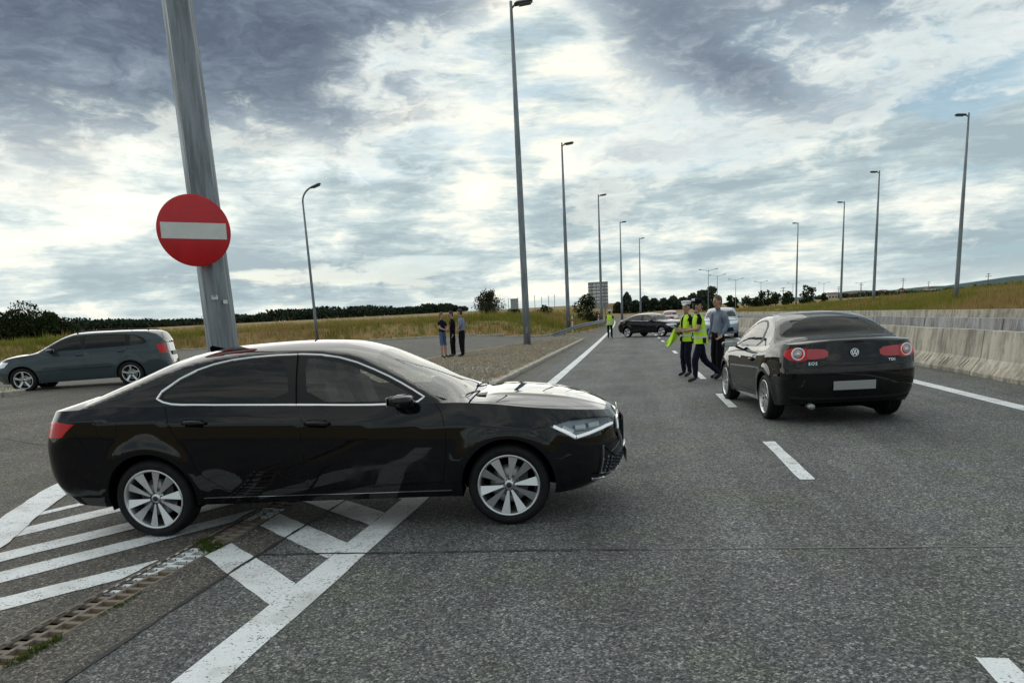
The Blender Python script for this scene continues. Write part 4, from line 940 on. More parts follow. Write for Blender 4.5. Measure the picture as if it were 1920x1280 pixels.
def ground_z(x, y):
    x = np.asarray(x, float); y = np.asarray(y, float); r = np.hypot(x, y)
    dl = poly_dist(LEFT, x, y)
    zl = 1.25 * sstep(dl / 7) + .18 * fbm(x, y, .21) * sstep(dl / 6) + sstep((r - 90) / 260) * (.0135 * r - .25)
    dr = x - (17.3 + bend(y)); zr = 1.1 * sstep((dr - 1) / 12) + 1.9 * sstep((dr - 14) / 40) + .2 * fbm(x + 40, y, .17) * sstep(dr / 6) - 2.4 * sstep((dr - 90) / 260) * sstep((500 - y) / 200)
    zr = zr * (.35 + .65 * sstep((260 - y) / 170)) + sstep((r - 200) / 500) * .004 * r
    z = np.where(dl > 0, zl, np.where(dr > 0, zr, -.06 - .0 * x))
    mid = (dl <= 0) & (dr <= 0) & (y > 380); z = np.where(mid, sstep((y - 380) / 300) * .0055 * y * 1.0, z)
    return z + np.where(dr > 0, 0, road_z(x, y))

def gridmesh(name, xs, ys, zf, m, parent=None, mask=None):
    X, Y = np.meshgrid(xs, ys); Z = zf(X, Y); V = np.stack([X.ravel(), Y.ravel(), Z.ravel()], 1); nx = len(xs); ny = len(ys)
    i, j = np.meshgrid(np.arange(nx - 1), np.arange(ny - 1)); a = (j * nx + i).ravel(); F = np.stack([a, a + 1, a + nx + 1, a + nx], 1)
    return link(name, np_mesh(name, V, F, m), parent)
def progress(a, b, n, k=2.5):
    t = np.linspace(-1, 1, n); s = np.sign(t) * np.abs(t) ** k; return np.where(s < 0, -s * a, s * b)
xs = np.unique(np.concatenate([progress(-2600, 2600, 150, 3.2), np.arange(-62, 60, 1.3)])); ys = np.unique(np.concatenate([np.linspace(-60, 0, 8), np.arange(0, 130, 1.6), 130 + 2700 * (np.linspace(0, 1, 90) ** 2.4)]))
tag(gridmesh('ground', xs, ys, ground_z, M['field']), 'dry green and russet meadow on both sides of the road', None, None, 'structure')

def flat_area(name, poly, lift, m, zf=road_z, step=4.0, parent=None):
    P_ = np.array(poly); x0, y0 = P_.min(0); x1, y1 = P_.max(0)
    g = [(x, y) for x in np.arange(x0 + step / 2, x1, step) for y in np.arange(y0 + step / 2, y1, step)]; g = [p for p, k in zip(g, pip(poly, np.array(g))) if k] if g else []
    v, f = cdt(g, [poly]); f = f[pip(poly, v[f].mean(1))]
    a = v[f]; cr = (a[:, 1, 0] - a[:, 0, 0]) * (a[:, 2, 1] - a[:, 0, 1]) - (a[:, 1, 1] - a[:, 0, 1]) * (a[:, 2, 0] - a[:, 0, 0]); f[cr < 0] = f[cr < 0][:, ::-1]
    V = np.column_stack([v, zf(v[:, 0], v[:, 1]) + lift]); return link(name, np_mesh(name, V, f, m, smooth=True), parent)

# the drain channel is left open in the asphalt
DX0, DX1, DY1 = -3.42, -3.15, 7.6
right_edge = [(6.75 + float(bend(y)), y) for y in (-4, 20, 40, 60, 80, 110, 150, 200, 260, 330, 420)]
main_poly = [(DX1, -4)] + right_edge + [(-3.4 + float(bend(y)), y) for y in (420, 330, 260, 200, 150, 110, 80)] + [(-3.36, 66), (-3.36, DY1), (DX1, DY1)]
tag(flat_area('road', main_poly, 0.0, M['asphalt'], step=6), 'grey asphalt carriageway', None, None, 'structure')
slip_poly = [(DX0, -4), (DX0, DY1), (-3.362, DY1), (-3.362, 66), (-3.4 + float(bend(80)), 80), (-5.0, 74), (-6.2, 66), (-8.6, 62), (-13.2, 61.5), (-19.3, 60.5), (-38, 62), (-47, 54), (-54, 36), (-56, 12), (-58, -4)]
tag(flat_area('side_road', slip_poly, 0.0, M['asphalt'], step=1.6), 'asphalt side road joining from the left', None, None, 'structure')
opp = [(8.3 + float(bend(y)), y) for y in (-4, 20, 40, 60, 80, 110, 150, 200, 260, 330, 420)]; opp2 = [(17.2 + float(bend(y)), y) for y in (420, 330, 260, 200, 150, 110, 80, 60, 40, 20, -4)]
tag(flat_area('opposite_road', opp + opp2, 0.0, M['asphalt'], step=6), 'opposite carriageway behind the concrete barriers', None, None, 'structure')
flat = lambda x, y: 0 * np.asarray(x, float)
med = [(6.752 + float(bend(y)), y) for y in (-4, 20, 40, 60, 80, 110, 150, 200, 260, 330, 420)] + [(8.298 + float(bend(y)), y) for y in (420, 330, 260, 200, 150, 110, 80, 60, 40, 20, -4)]
tag(flat_area('median_strip', med, -.01, M['soil'], step=6), 'gravelly strip between the barriers', None, None, 'structure')

# ---- painted markings ---------------------------------------------------------
mk_root = empty('road_marking'); tag(mk_root, 'white painted road markings on the asphalt', None, None, 'structure')
def ragged(poly, a=.006, n=10):
    q = densify(poly, n); return [(x + random.uniform(-a, a), y + random.uniform(-a, a)) for x, y in q]
def mark(name, poly, lift=.004, rag=True): return flat_area(name, ragged(poly) if rag else poly, lift, M['paint'], step=1.0, parent=mk_root)
def seg_line(name, x0, x1, ya, yb, lift=.004):
    ys_ = [ya] + [y for y in np.arange(math.ceil(ya / 6) * 6, yb, 6) if ya + 1 < y < yb - 1] + [yb]
    a = [(x0 + float(bend(y)), y) for y in ys_]; b = [(x1 + float(bend(y)), y) for y in ys_[::-1]]; return mark(name, a + b, lift, ya < 12)
seg_line('edge_line', -2.16, -1.92, .4, 2.6); seg_line('edge_line', -2.155, -1.915, 2.605, 64)
seg_line('edge_line', -2.12, -1.92, 64.2, 380); seg_line('edge_line', 5.10, 5.33, 1.5, 380)
k = 0
for y0 in [1.25, 6.90, 12.22, 17.45, 23.0, 28.4, 34.2, 39.7, 45.2, 51, 57, 63, 69, 75, 81, 87, 93, 99]:
    seg_line('lane_dash', 1.44, 1.575, y0, y0 + 2.05)
for st in ([(-3.13, 4.70), (-3.10, 5.02), (-2.162, 4.16), (-2.162, 3.80)], [(-3.12, 5.50), (-3.14, 5.88), (-2.162, 5.02), (-2.162, 4.66)], [(-3.12, 6.32), (-3.12, 6.70), (-2.162, 5.88), (-2.162, 5.50)], [(-3.12, 7.2), (-3.12, 7.56), (-2.162, 6.74), (-2.162, 6.36)],
           [(-2.5, 3.33), (-2.162, 3.02), (-2.162, 2.96), (-2.5, 3.2)]):
    if st[0][0] < -2.6: mark('chevron_stripe', st, .004)
# hatching left of the drain and its outer border
for st in ([(-5.60, 5.86), (-5.66, 6.05), (-4.75, 8.3), (-4.55, 8.3)], [(-5.22, 5.14), (-5.40, 5.42), (-4.2, 8.0), (-3.95, 7.9)], [(-4.73, 4.55), (-4.93, 4.76), (-3.46, 7.35), (-3.45, 6.85)],
           [(-4.31, 4.10), (-4.52, 4.33), (-3.45, 6.05), (-3.44, 5.62)], [(-3.88, 3.62), (-4.06, 3.84), (-3.44, 4.62), (-3.44, 4.22)], [(-3.44, 3.05), (-3.60, 3.25), (-3.60, 3.26), (-3.44, 3.50)][:0]):
    if st: mark('hatch_stripe', st, .004)
bo = [(-4.70, 4.1), (-5.02, 4.86), (-5.48, 5.56), (-5.92, 6.30), (-6.30, 7.0), (-6.62, 7.8), (-6.9, 9.0)]; bi = [(-6.62, 9.2), (-6.34, 8.1), (-6.04, 7.35), (-5.66, 6.62), (-5.62, 6.25), (-5.28, 5.55), (-4.86, 4.80), (-4.52, 4.1)]
bo = [(-4.98, 4.2), (-5.30, 4.95), (-5.93, 5.86), (-6.46, 6.95), (-6.9, 8.2), (-7.2, 9.8)]; bi = [(-6.95, 9.9), (-6.64, 8.35), (-6.16, 7.1), (-5.66, 6.05), (-5.10, 5.06), (-4.78, 4.25)]
mark('border_line', bo + bi, .008)
# tar seams and cracks
sm_root = empty('asphalt_seam'); tag(sm_root, 'dark tar seams and cracks in the asphalt', None, None, 'structure')
def seam(pts, w, m='tar', j=.02, lift=.006):
    q = densify(pts, 14, False); a = []; b = []
    for i, (x, y) in enumerate(q):
        x1, y1 = q[min(i + 1, len(q) - 1)]; x0, y0 = q[max(i - 1, 0)]; L = math.hypot(x1 - x0, y1 - y0); nx, ny = -(y1 - y0) / L, (x1 - x0) / L; ww = w * random.uniform(.45, 1.2) / 2; o = random.uniform(-j, j) * .5
        a.append((x + nx * (ww + o), y + ny * (ww + o))); b.append((x - nx * (ww - o), y - ny * (ww - o)))
    flat_area('seam', a + b[::-1], lift, M[m], step=5, parent=sm_root)
seam([(-2.70, 1.5), (-2.71, 2.9), (-2.73, 4.0), (-2.72, 5.0), (-2.70, 6.5), (-2.72, 8.0)], .035, j=.006)
seam([(-2.70, 4.735), (-1.7, 4.77), (-.8, 4.82), (.05, 4.845)], .022, j=.008, lift=.0085); seam([(.05, 4.845), (.9, 4.87), (2.4, 4.90), (4.6, 4.93)], .015, 'seam_light', .004)
seam([(-12, 14.6), (-8.4, 12.4), (-6.5, 11.7)], .05); seam([(-10, 10.2), (-8, 9.6), (-6.9, 9.7)], .05); seam([(-14, 21), (-9, 16), (-7, 15)], .04)
seam([(-9.6, 9.0), (-8.3, 9.4)], .10, 'seam_light')
seam([(-3.37, 6), (-3.36, 2.2)], .03, j=.004); seam([(-3.6, 3.3), (-4.2, 1.9)], .02)

# ---- drainage channel with cast grating ---------------------------------------
dr = empty('drain_channel', (-3.285, 0, 0)); tag(dr, 'concrete drainage channel with slotted grating crossing the hatched area', 'drain')
q = MB(); q.box((0, 3.3, -.16), (.29, 8.6, .02)); q.box((-.14, 3.3, -.08), (.014, 8.6, .15)); q.box((.14, 3.3, -.08), (.014, 8.6, .15)); q.build('channel_trough', M['gapm'], dr)
for x in (-.128, .128):
    q = MB(); q.box((x, 3.3, -.012), (.020, 8.6, .030), bev=.004); q.build('grating_rail', M['drain'], dr)
bar_m = MB(); bar_m.box((0, 0, 0), (.112, .036, .026), Matrix.Rotation(.0, 3, 'Z'), bev=.003); bar_me = bar_m.mesh('bar', M['drain']); bar_mp = bar_m.mesh('bar', M['paint'])
rib = MB(); rib.box((0, 0, 0), (.024, .112, .0255), bev=.003); rib_me = rib.mesh('rib', M['drain']); rib_mp = rib.mesh('rib', M['paint'])
y = 2.35; i = 0
while y < 7.5:
    for c_, off in ((-.062, 0), (.062, .055)):
        yy = y + off; pt = (3.98 < yy < 4.95 and (c_ < 0 or yy > 4.4)) or 5.75 < yy < 6.1
        o = link('bar', bar_mp if pt else bar_me, dr); o.location = (c_, yy, -.011 + random.uniform(-.002, .001)); o.rotation_euler = (0, 0, random.uniform(-.03, .03))
    o = link('rib', rib_mp if 4.3 < y < 4.95 else rib_me, dr); o.location = (random.uniform(-.004, .004), y + .045, -.0105)
    y += .110; i += 1

# ---- island of gravel and dead weeds ------------------------------------------
ISL = [(-3.52, 8.6), (-3.52, 48.6), (-4.2, 50.5), (-5.4, 50.3), (-7.0, 46), (-8.1, 38), (-8.7, 31), (-8.8, 24), (-8.2, 17), (-7.4, 12.5), (-6.3, 9.6), (-4.8, 8.4)]
def isl_z(x, y):
    d = poly_dist(ISL, x, y); return road_z(x, y) + .07 + .10 * sstep(d / 1.6) + .05 * fbm(x, y, 1.1) * sstep(d / .5)
tag(flat_area('gravel_island', ISL, 0.0, M['soil'], isl_z, .45), 'traffic island of gravel, soil and dead weeds', None, None, 'structure')
kr = empty('kerb', (0, 0, 0)); tag(kr, 'concrete kerb stones along the gravel island', 'kerb')
ks = MB(); ks.box((0, 0, 0), (.15, .985, .20), bev=.018); ks_me = ks.mesh('kerb_stone', M['kerb'])
outer = [(-3.44, 8.6 + i * 1.0) for i in range(41)]
for i in range(40):
    o = link('kerb_stone', ks_me, kr); o.location = (-3.44 + random.uniform(-.008, .008), 9.1 + i, .012 + random.uniform(-.012, .008)); o.rotation_euler = (random.uniform(-.006, .006), random.uniform(-.02, .02), random.uniform(-.006, .006))
rim_pts = densify(ISL[1:] + [ISL[0]], 1, False); per = []
for a, b in zip(rim_pts[:-1], rim_pts[1:]):
    L = math.dist(a, b); n = max(1, int(L)); per += [((a[0] + (b[0] - a[0]) * (i + .5) / n, a[1] + (b[1] - a[1]) * (i + .5) / n), math.atan2(b[1] - a[1], b[0] - a[0]), L / n) for i in range(n)]
for (x, y), an, L in per:
    o = link('kerb_stone', ks_me, kr); o.location = (x, y, float(road_z(x, y)) + .005 + random.uniform(-.01, .01)); o.rotation_euler = (0, 0, an - pi / 2); o.scale = (1, L * 1.0, 1)
# kerb and verge along the far edge of the side road
fk = empty('kerb'); tag(fk, 'pale kerb along the far edge of the side road below the weeds', 'kerb'); fe = EDGE[2:9]
for a, b in zip(fe[:-1], fe[1:]):
    L = math.dist(a, b); n = max(1, int(L / 2)); an = math.atan2(b[1] - a[1], b[0] - a[0])
    for i in range(n):
        x = a[0] + (b[0] - a[0]) * (i + .5) / n; y = a[1] + (b[1] - a[1]) * (i + .5) / n
        o = link('kerb_stone', ks_me, fk); o.location = (x, y, float(road_z(x, y)) + .03); o.rotation_euler = (0, 0, an - pi / 2); o.scale = (1.4, L / n * 1.01, 1)

def scatter_tris(name, m, pts, tri, parent=None, kind='stuff', label=None):
    """pts: n placements (x,y,z,size,angle,lean), tri: blade builder"""
    o = link(name, np_mesh(name, tri[0], tri[1], m, smooth=False), parent); tag(o, label, None, None, kind); return o
def blades(P_, per, h, w, spread, lean=.35, rng=RNG):
    """tufts of tapered blades; P_ = (n,3) bases, h per tuft"""
    n = len(P_); N_ = n * per; base = np.repeat(P_, per, 0) + np.column_stack([rng.normal(0, spread, N_), rng.normal(0, spread, N_), np.zeros(N_)])
    hh = np.repeat(h, per) * rng.uniform(.55, 1.1, N_); a = rng.uniform(0, 2 * pi, N_); ln = rng.uniform(0, lean, N_); b = rng.uniform(0, 2 * pi, N_)
    d = np.column_stack([np.cos(a), np.sin(a), np.zeros(N_)]) * (w * rng.uniform(.6, 1.3, N_))[:, None]; tip = base + np.column_stack([np.cos(b) * ln * hh, np.sin(b) * ln * hh, hh])
    mid = base + (tip - base) * .55 + np.column_stack([-np.cos(b) * ln * hh * .12, -np.sin(b) * ln * hh * .12, 0 * hh])
    V = np.stack([base - d * .7, base + d * .7, mid + d, mid - d, tip], 1).reshape(-1, 3); k = np.arange(N_) * 5
    F = np.concatenate([np.stack([k, k + 1, k + 2], 1), np.stack([k, k + 2, k + 3], 1), np.stack([k + 3, k + 2, k + 4], 1)]); return V, F
def inside_pts(poly, n, rng=RNG):
    P_ = np.array(poly); lo, hi = P_.min(0), P_.max(0); q = rng.uniform(lo, hi, (n, 2)); return q[pip(poly, q)]
def stones(xy, z, s, rng=RNG):
    n = len(xy); base = np.column_stack([xy, z]); T = np.array([(1, 0, -.3), (0, 1, -.3), (-1, 0, -.3), (0, -1, -.3), (.2, .1, .7)]) ; F0 = np.array([(0, 1, 4), (1, 2, 4), (2, 3, 4), (3, 0, 4)])
    V = (T[None] * s[:, None, None] * rng.uniform(.6, 1.2, (n, 5, 3)) + base[:, None]).reshape(-1, 3); F = (F0[None] + (np.arange(n) * 5)[:, None, None]).reshape(-1, 3); return V, F
q = inside_pts(ISL, 34000); dd = poly_dist(ISL, q[:, 0], q[:, 1]); q = q[dd > .15]; V, F = stones(q, isl_z(q[:, 0], q[:, 1]) + .01, RNG.gamma(2., .012, len(q)) + .012)
scatter_tris('gravel_stones', M['gravel'], None, (V, F), label='loose grey gravel stones on the traffic island')
q = inside_pts(ISL, 5200); cl = fbm(q[:, 0] * 1.0, q[:, 1], .8); q = q[cl > -.08]; V, F = blades(np.column_stack([q, isl_z(q[:, 0], q[:, 1]) - .01]), 6, RNG.uniform(.05, .17, len(q)), .006, .09, 1.1)
scatter_tris('dead_weeds', M['straw'], None, (V, F), label='flattened dead straw weeds on the traffic island')
# small verge island beside the estate
VI = [(-16.6, 17.1), (-15.3, 16.1), (-14.7, 15.8), (-14.8, 15.3), (-16.2, 14.9), (-19.5, 14.6), (-24, 14.8), (-27, 16.0), (-24, 17.4), (-19, 17.6)]
VI = [(x, y) for x, y in VI]
def vi_z(x, y): return road_z(x, y) + .10 + .03 * fbm(x, y, 1.5)
tag(flat_area('verge_island', VI, 0.0, M['soil'], vi_z, .5), 'small kerbed verge in front of the parked estate', None, None, 'structure')
vk = empty('kerb'); tag(vk, 'low kerb around the small verge at the left edge', 'kerb')
for a, b in zip(VI, VI[1:] + VI[:1]):
    L = math.dist(a, b); n = max(1, round(L)); an = math.atan2(b[1] - a[1], b[0] - a[0])
    for i in range(n):
        x = a[0] + (b[0] - a[0]) * (i + .5) / n; y = a[1] + (b[1] - a[1]) * (i + .5) / n; o = link('kerb_stone', ks_me, vk); o.location = (x, y, float(road_z(x, y)) + .02); o.rotation_euler = (0, 0, an - pi / 2); o.scale = (.9, L / n * 1.0, 1)
q = inside_pts(VI, 500); V, F = blades(np.column_stack([q, vi_z(q[:, 0], q[:, 1])]), 9, RNG.uniform(.06, .22, len(q)), .006, .08, .8); scatter_tris('verge_grass', M['weed'], None, (V, F), label='rough green grass on the small verge at the left')
# grit swept against the kerb and the channel
gq = np.concatenate([np.column_stack([-3.30 + np.abs(RNG.normal(0, .16, 900)), RNG.uniform(8.7, 30, 900)]), np.column_stack([-3.10 + np.abs(RNG.normal(0, .07, 220)), RNG.uniform(2.4, 7.4, 220)]), np.column_stack([6.40 - np.abs(RNG.normal(0, .14, 900)), RNG.uniform(9, 40, 900)]), np.column_stack([RNG.uniform(-8, 6, 260), RNG.uniform(2.5, 16, 260)])])
V, F = stones(gq, np.zeros(len(gq)) + .002, RNG.gamma(2., .0022, len(gq)) + .002); scatter_tris('road_grit', M['gravel'], None, (V, F), label='loose grit on the asphalt along kerb and barrier')
# tufts sprouting from the drain
def tuft(cx, cy, rx, ry, n, h, nm, lab):
    a = RNG.uniform(0, 2 * pi, n); r = np.sqrt(RNG.uniform(0, 1, n)); P_ = np.column_stack([cx + rx * r * np.cos(a), cy + ry * r * np.sin(a), np.full(n, .0)])
    V, F = blades(P_, 7, RNG.uniform(.4, 1, n) * h, .0022, .010, 1.3); o = scatter_tris('grass_tuft', M['grass'], None, (V, F), kind='stuff', label=lab)
tuft(-3.20, 4.88, .10, .10, 70, .055, '', 'green grass sprouting from the drain beside the rear wheel'); tuft(-3.36, 5.05, .06, .10, 30, .04, '', 'green grass sprouting from the drain beside the rear wheel')
tuft(-3.135, 3.12, .03, .20, 60, .04, '', 'green moss tuft on the drain at the lower left corner'); tuft(-3.12, 3.78, .015, .22, 26, .02, '', 'thin moss along the right edge of the drain')

# ---- weeds and grass on the banks ----------------------------------------------
def bank_points(n, x0, x1, y0, y1, f): q = RNG.uniform((x0, y0), (x1, y1), (n, 2)); return q[f(q[:, 0], q[:, 1])]
W1 = lambda x, y: (poly_dist(LEFT, x, y) > .4)
a_ = bank_points(15000, -62, -3.5, 40, 110, W1); b_ = bank_points(9000, -150, -3.5, 60, 240, W1); c_ = bank_points(5200, -85, -40, 8, 70, W1)
q = np.concatenate([a_, b_, c_]); dl = poly_dist(LEFT, q[:, 0], q[:, 1]); r = np.hypot(q[:, 0], q[:, 1]); pat = 1.3 * fbm(q[:, 0], q[:, 1], .16)
green = pat + RNG.normal(0, .25, len(q)) - .12 * sstep((dl - 8) / 25) > -.24
hh = (.28 + .58 * sstep(dl / 3.0)) * (.72 + .75 * fbm(q[:, 0], q[:, 1], .45)).clip(.35, 1.6) * np.where(r > 110, .75, 1) * np.where(RNG.random(len(q)) < .05, RNG.uniform(1.3, 1.9, len(q)), 1)
for sel, mk, nm, lab in ((green, 'weed', 'tall_weeds', 'tall green weeds on the left bank behind the side road'), (~green, 'weed_b', 'dry_grass', 'russet dry grass on the left bank behind the side road')):
    s = q[sel]; V, F = blades(np.column_stack([s, ground_z(s[:, 0], s[:, 1]) - .03]), 7, hh[sel], .022, .22, .35); scatter_tris(nm, M[mk], None, (V, F), label=lab)
W2 = lambda x, y: x > 17.6 + bend(y)
a_ = bank_points(15000, 17, 60, 25, 120, W2); b_ = bank_points(12000, 17, 130, 60, 260, W2); q = np.concatenate([a_, b_]); dr_ = q[:, 0] - 17.3 - bend(q[:, 1])
green = fbm(q[:, 0] + 9, q[:, 1], .09) + RNG.normal(0, .22, len(q)) - .25 * sstep((dr_ - 10) / 14) > -.24; hh = (.32 + .52 * sstep(dr_ / 3)) * (.75 + .7 * fbm(q[:, 0], q[:, 1], .4)).clip(.35, 1.5) * np.where(RNG.random(len(q)) < .05, RNG.uniform(1.3, 1.9, len(q)), 1)
for sel, mk, nm, lab in ((green, 'weed', 'tall_weeds', 'green weeds on the right bank behind the barriers'), (~green, 'weed_b', 'dry_grass', 'russet dry grass on the right bank behind the barriers')):
    s = q[sel]; V, F = blades(np.column_stack([s, ground_z(s[:, 0], s[:, 1]) - .03]), 7, hh[sel], .024, .24, .35); scatter_tris(nm, M[mk], None, (V, F), label=lab)

# ---- concrete barriers ------------------------------------------------------------
def barrier_profile(h=.86):
    return [(-.30, 0), (-.30, .075), (-.125, .33), (-.085, h), (.085, h), (.125, .33), (.30, .075), (.30, 0)]
def barrier(name_label, x0, ys, ye, m, step=2.0, h=.86, lod=0, yaw=0):
    root = empty('concrete_barrier', (x0, 0, 0)); tag(root, name_label, 'barrier')
    pr = barrier_profile(h); V = []; F = []; n = len(pr); L = step - .018; c_ = .010
    for j, (yy, s_) in enumerate(((-L / 2, .97), (-L / 2 + c_, 1), (L / 2 - c_, 1), (L / 2, .97))): V += [(x * s_, yy, z * (1 if s_ == 1 else .992)) for x, z in pr]
    for j in range(3): F += [(j * n + k, j * n + (k + 1) % n, (j + 1) * n + (k + 1) % n, (j + 1) * n + k) for k in range(n)]
    F += [tuple(range(n)), tuple(range(4 * n - 1, 3 * n - 1, -1))]
    mb = MB(); mb.add(V, F)
    me = mb.mesh('barrier_section', m)
    mb2 = MB(); mb2.add(V, F)
    if lod == 0:   # slanting lifting slots and chipped foot seen at close range
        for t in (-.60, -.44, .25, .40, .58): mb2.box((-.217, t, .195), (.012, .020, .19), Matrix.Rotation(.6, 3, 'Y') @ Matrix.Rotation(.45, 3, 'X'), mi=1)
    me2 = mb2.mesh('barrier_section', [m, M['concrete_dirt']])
    y = ys
    while y < ye:
        o = link('barrier_section', me2 if lod == 0 and y < 40 and int(y / 2) % 3 != 1 else me, root); o.location = (float(bend(y)) + random.uniform(-.012, .012), y, random.uniform(-.006, .004)); o.rotation_euler = (random.uniform(-.002, .002), random.uniform(-.006, .006), random.uniform(-.005, .005) + .0002 * y)
        if y > 120: o.scale = (1, 2, 1); y += step
        y += step
    return root
barrier('weathered beige concrete safety barrier nearest the carriageway', 6.78, 9.0, 330, M['concrete'])
barrier('grey concrete safety barrier in the middle row', 10.65, 13.0, 330, M['concrete_grey'], 2.0, .82, 1)
barrier('sandy concrete barrier in the farthest row below the bank', 16.6, 20.0, 330, M['concrete'], 2.0, .82, 1)

# ---- guard rail ---------------------------------------------------------------
gr = empty('guard_rail', (0, 0, 0)); tag(gr, 'galvanised guard rail with a turned-down end beyond the far police officer', 'guard rail')
pts = [(-6.9, 61.8, .10), (-6.2, 63.5, .30), (-5.4, 66.0, .58), (-4.7, 70, .72), (-4.2, 76, .76), (-4.1, 90, .78), (-4.6, 120, .80), (-6.5, 170, .82)]
mb = MB(); V = []
for (x, y, z) in pts:
    for dz, dx in ((-.155, 0), (-.10, .05), (-.05, 0), (0, .0), (.05, 0), (.10, .05), (.155, 0)): V.append((x + dx, y, z + dz))
mb.add(V, [(i * 7 + k, i * 7 + k + 1, i * 7 + k + 8, i * 7 + k + 7) for i in range(len(pts) - 1) for k in range(6)]); mb.build('rail', M['galv'], gr)
for y in np.arange(64, 168, 4):
    x = float(np.interp(y, [p[1] for p in pts], [p[0] for p in pts])); z = float(np.interp(y, [p[1] for p in pts], [p[2] for p in pts])); mb = MB(); mb.box((x - .06, y, z / 2 + .05), (.06, .10, z + .1)); mb.build('post', M['galv'], gr)

ORD = ['first', 'second', 'third', 'fourth', 'fifth', 'sixth', 'seventh', 'eighth', 'ninth', 'tenth', 'eleventh', 'twelfth', 'thirteenth', 'fourteenth']
# ---- street lamps ---------------------------------------------------------------
def mast(loc, H, label, group, r0=.205, r1=.075, head='flat', arm_dir=0, extra=None, n=8, zb=0.):
    root = empty('street_lamp', loc, arm_dir); tag(root, label, 'street lamp', group)
    q = MB(); q.tube([(0, 0, zb), (0, 0, 2.5), (0, 0, H * .6), (0, 0, H)], [r0, r0 * .93, r0 * .6 + r1 * .4, r1], n, smooth=n > 8); 
    q.build('pole', M['galv'], root)
    if r0 > .15:
        q = MB(); q.tube([(0, 0, zb - .05), (0, 0, zb + .03)], r0 * 1.7, 8, smooth=False); q.build('base_plate', M['galv'], root)
        q = MB(); q.box((0, -r0 * .93, zb + .95), (.11, .05, .38), bev=.01); q.build('service_door', M['galv'], root)
    if head == 'curved':
        q = MB(); A = [(0, 0, H)] + [(1.5 * (1 - cos(t)), 0, H + 1.3 * sin(t)) for t in np.linspace(.12, pi / 2.3, 9)]; q.tube(A, [r1] * 9 + [r1 * .8], 8); q.build('arm', M['galv'], root); hx, hz = A[-1][0], A[-1][2]; tilt = -.35
    elif head == 'double':
        q = MB()
        for s_ in (1, -1): q.tube([(0, 0, H - .6), (s_ * .8, 0, H - .25), (s_ * 2.0, 0, H)], .05, 6)
        q.build('arm', M['galv'], root); hx, hz, tilt = 2.3, H + .05, -.12
    else:
        q = MB(); q.tube([(0, 0, H - .35), (.25, 0, H - .12)], .05, 6); q.build('arm', M['galv'], root); hx, hz, tilt = .62, H - .08, -.12
    for s_ in ((1, -1) if head == 'double' else (1,)):
        q = MB(); rot = Matrix.Rotation(tilt * s_, 3, 'Y'); q.box((s_ * hx, 0, hz), (.95, .42, .15), rot, bev=.06, taper=.8); q.box((s_ * (hx + .08), 0, hz - .09), (.62, .32, .06), rot, mi=1, bev=.02)
        q.build('lamp_head', [M['galv_d'], M['lamp_dark']], root)
    return root
rowL = 'lamp masts in a row along the left of the carriageway'; rowR = 'lamp masts in a row on the right bank'
LL = [(-5.90, 40.5, .10, 'tall galvanised lamp mast standing on the gravel island'), (-6.45, 72.1, .5, 'second lamp mast of the left row, in the weeds by the side road'), (-4.72, 103.7, .6, 'third lamp mast of the left row, in front of the large sign board'),
      (-2.56, 135.3, .6, 'fourth lamp mast of the left row, right of the large sign board'), (.83, 166.9, .6, 'farthest lamp mast of the left row, above the distant black car')]
for x, y, z, lab in LL: mast((x, y, 0), 17.0, lab, rowL, zb=z - .1, arm_dir=.15, n=10)
RR = [(28.85, 75.4, 'nearest and tallest lamp mast of the right bank row'), (29.75, 103.1, 'second lamp mast of the right bank row'), (32.75, 130.8, 'third lamp mast of the right bank row'), (31.3, 158.5, 'farthest lamp mast of the right bank row')]
for x, y, lab in RR: mast((x, y, 0), 17.0, lab, rowR, arm_dir=pi - .15, zb=float(ground_z(np.array([x]), np.array([y]))[0]) - .1, n=10)
mast((-27.5, 62, 0), 12.1, 'slender lamp with a curved arm on the far left beyond the side road', None, .13, .075, 'curved', .2, zb=.6, n=10)
for x, y, h, zb_ in [(20.8, 230, 12.7, 1), (26.4, 260, 12.2, 1), (36.0, 290, 11.6, 1), (51.1, 330, 11.4, 1), (71.5, 370, 11.0, 1), (92, 400, 11.0, 1), (122.8, 450, 11.0, 1)]:
    mast((x, y, 0), h, ORD[[20.8, 26.4, 36.0, 51.1, 71.5, 92, 122.8].index(x)] + ' from the left of the distant double-armed lamps on the horizon', 'distant double-armed lamps', .13, .06, 'double', 0, zb=0, n=6)
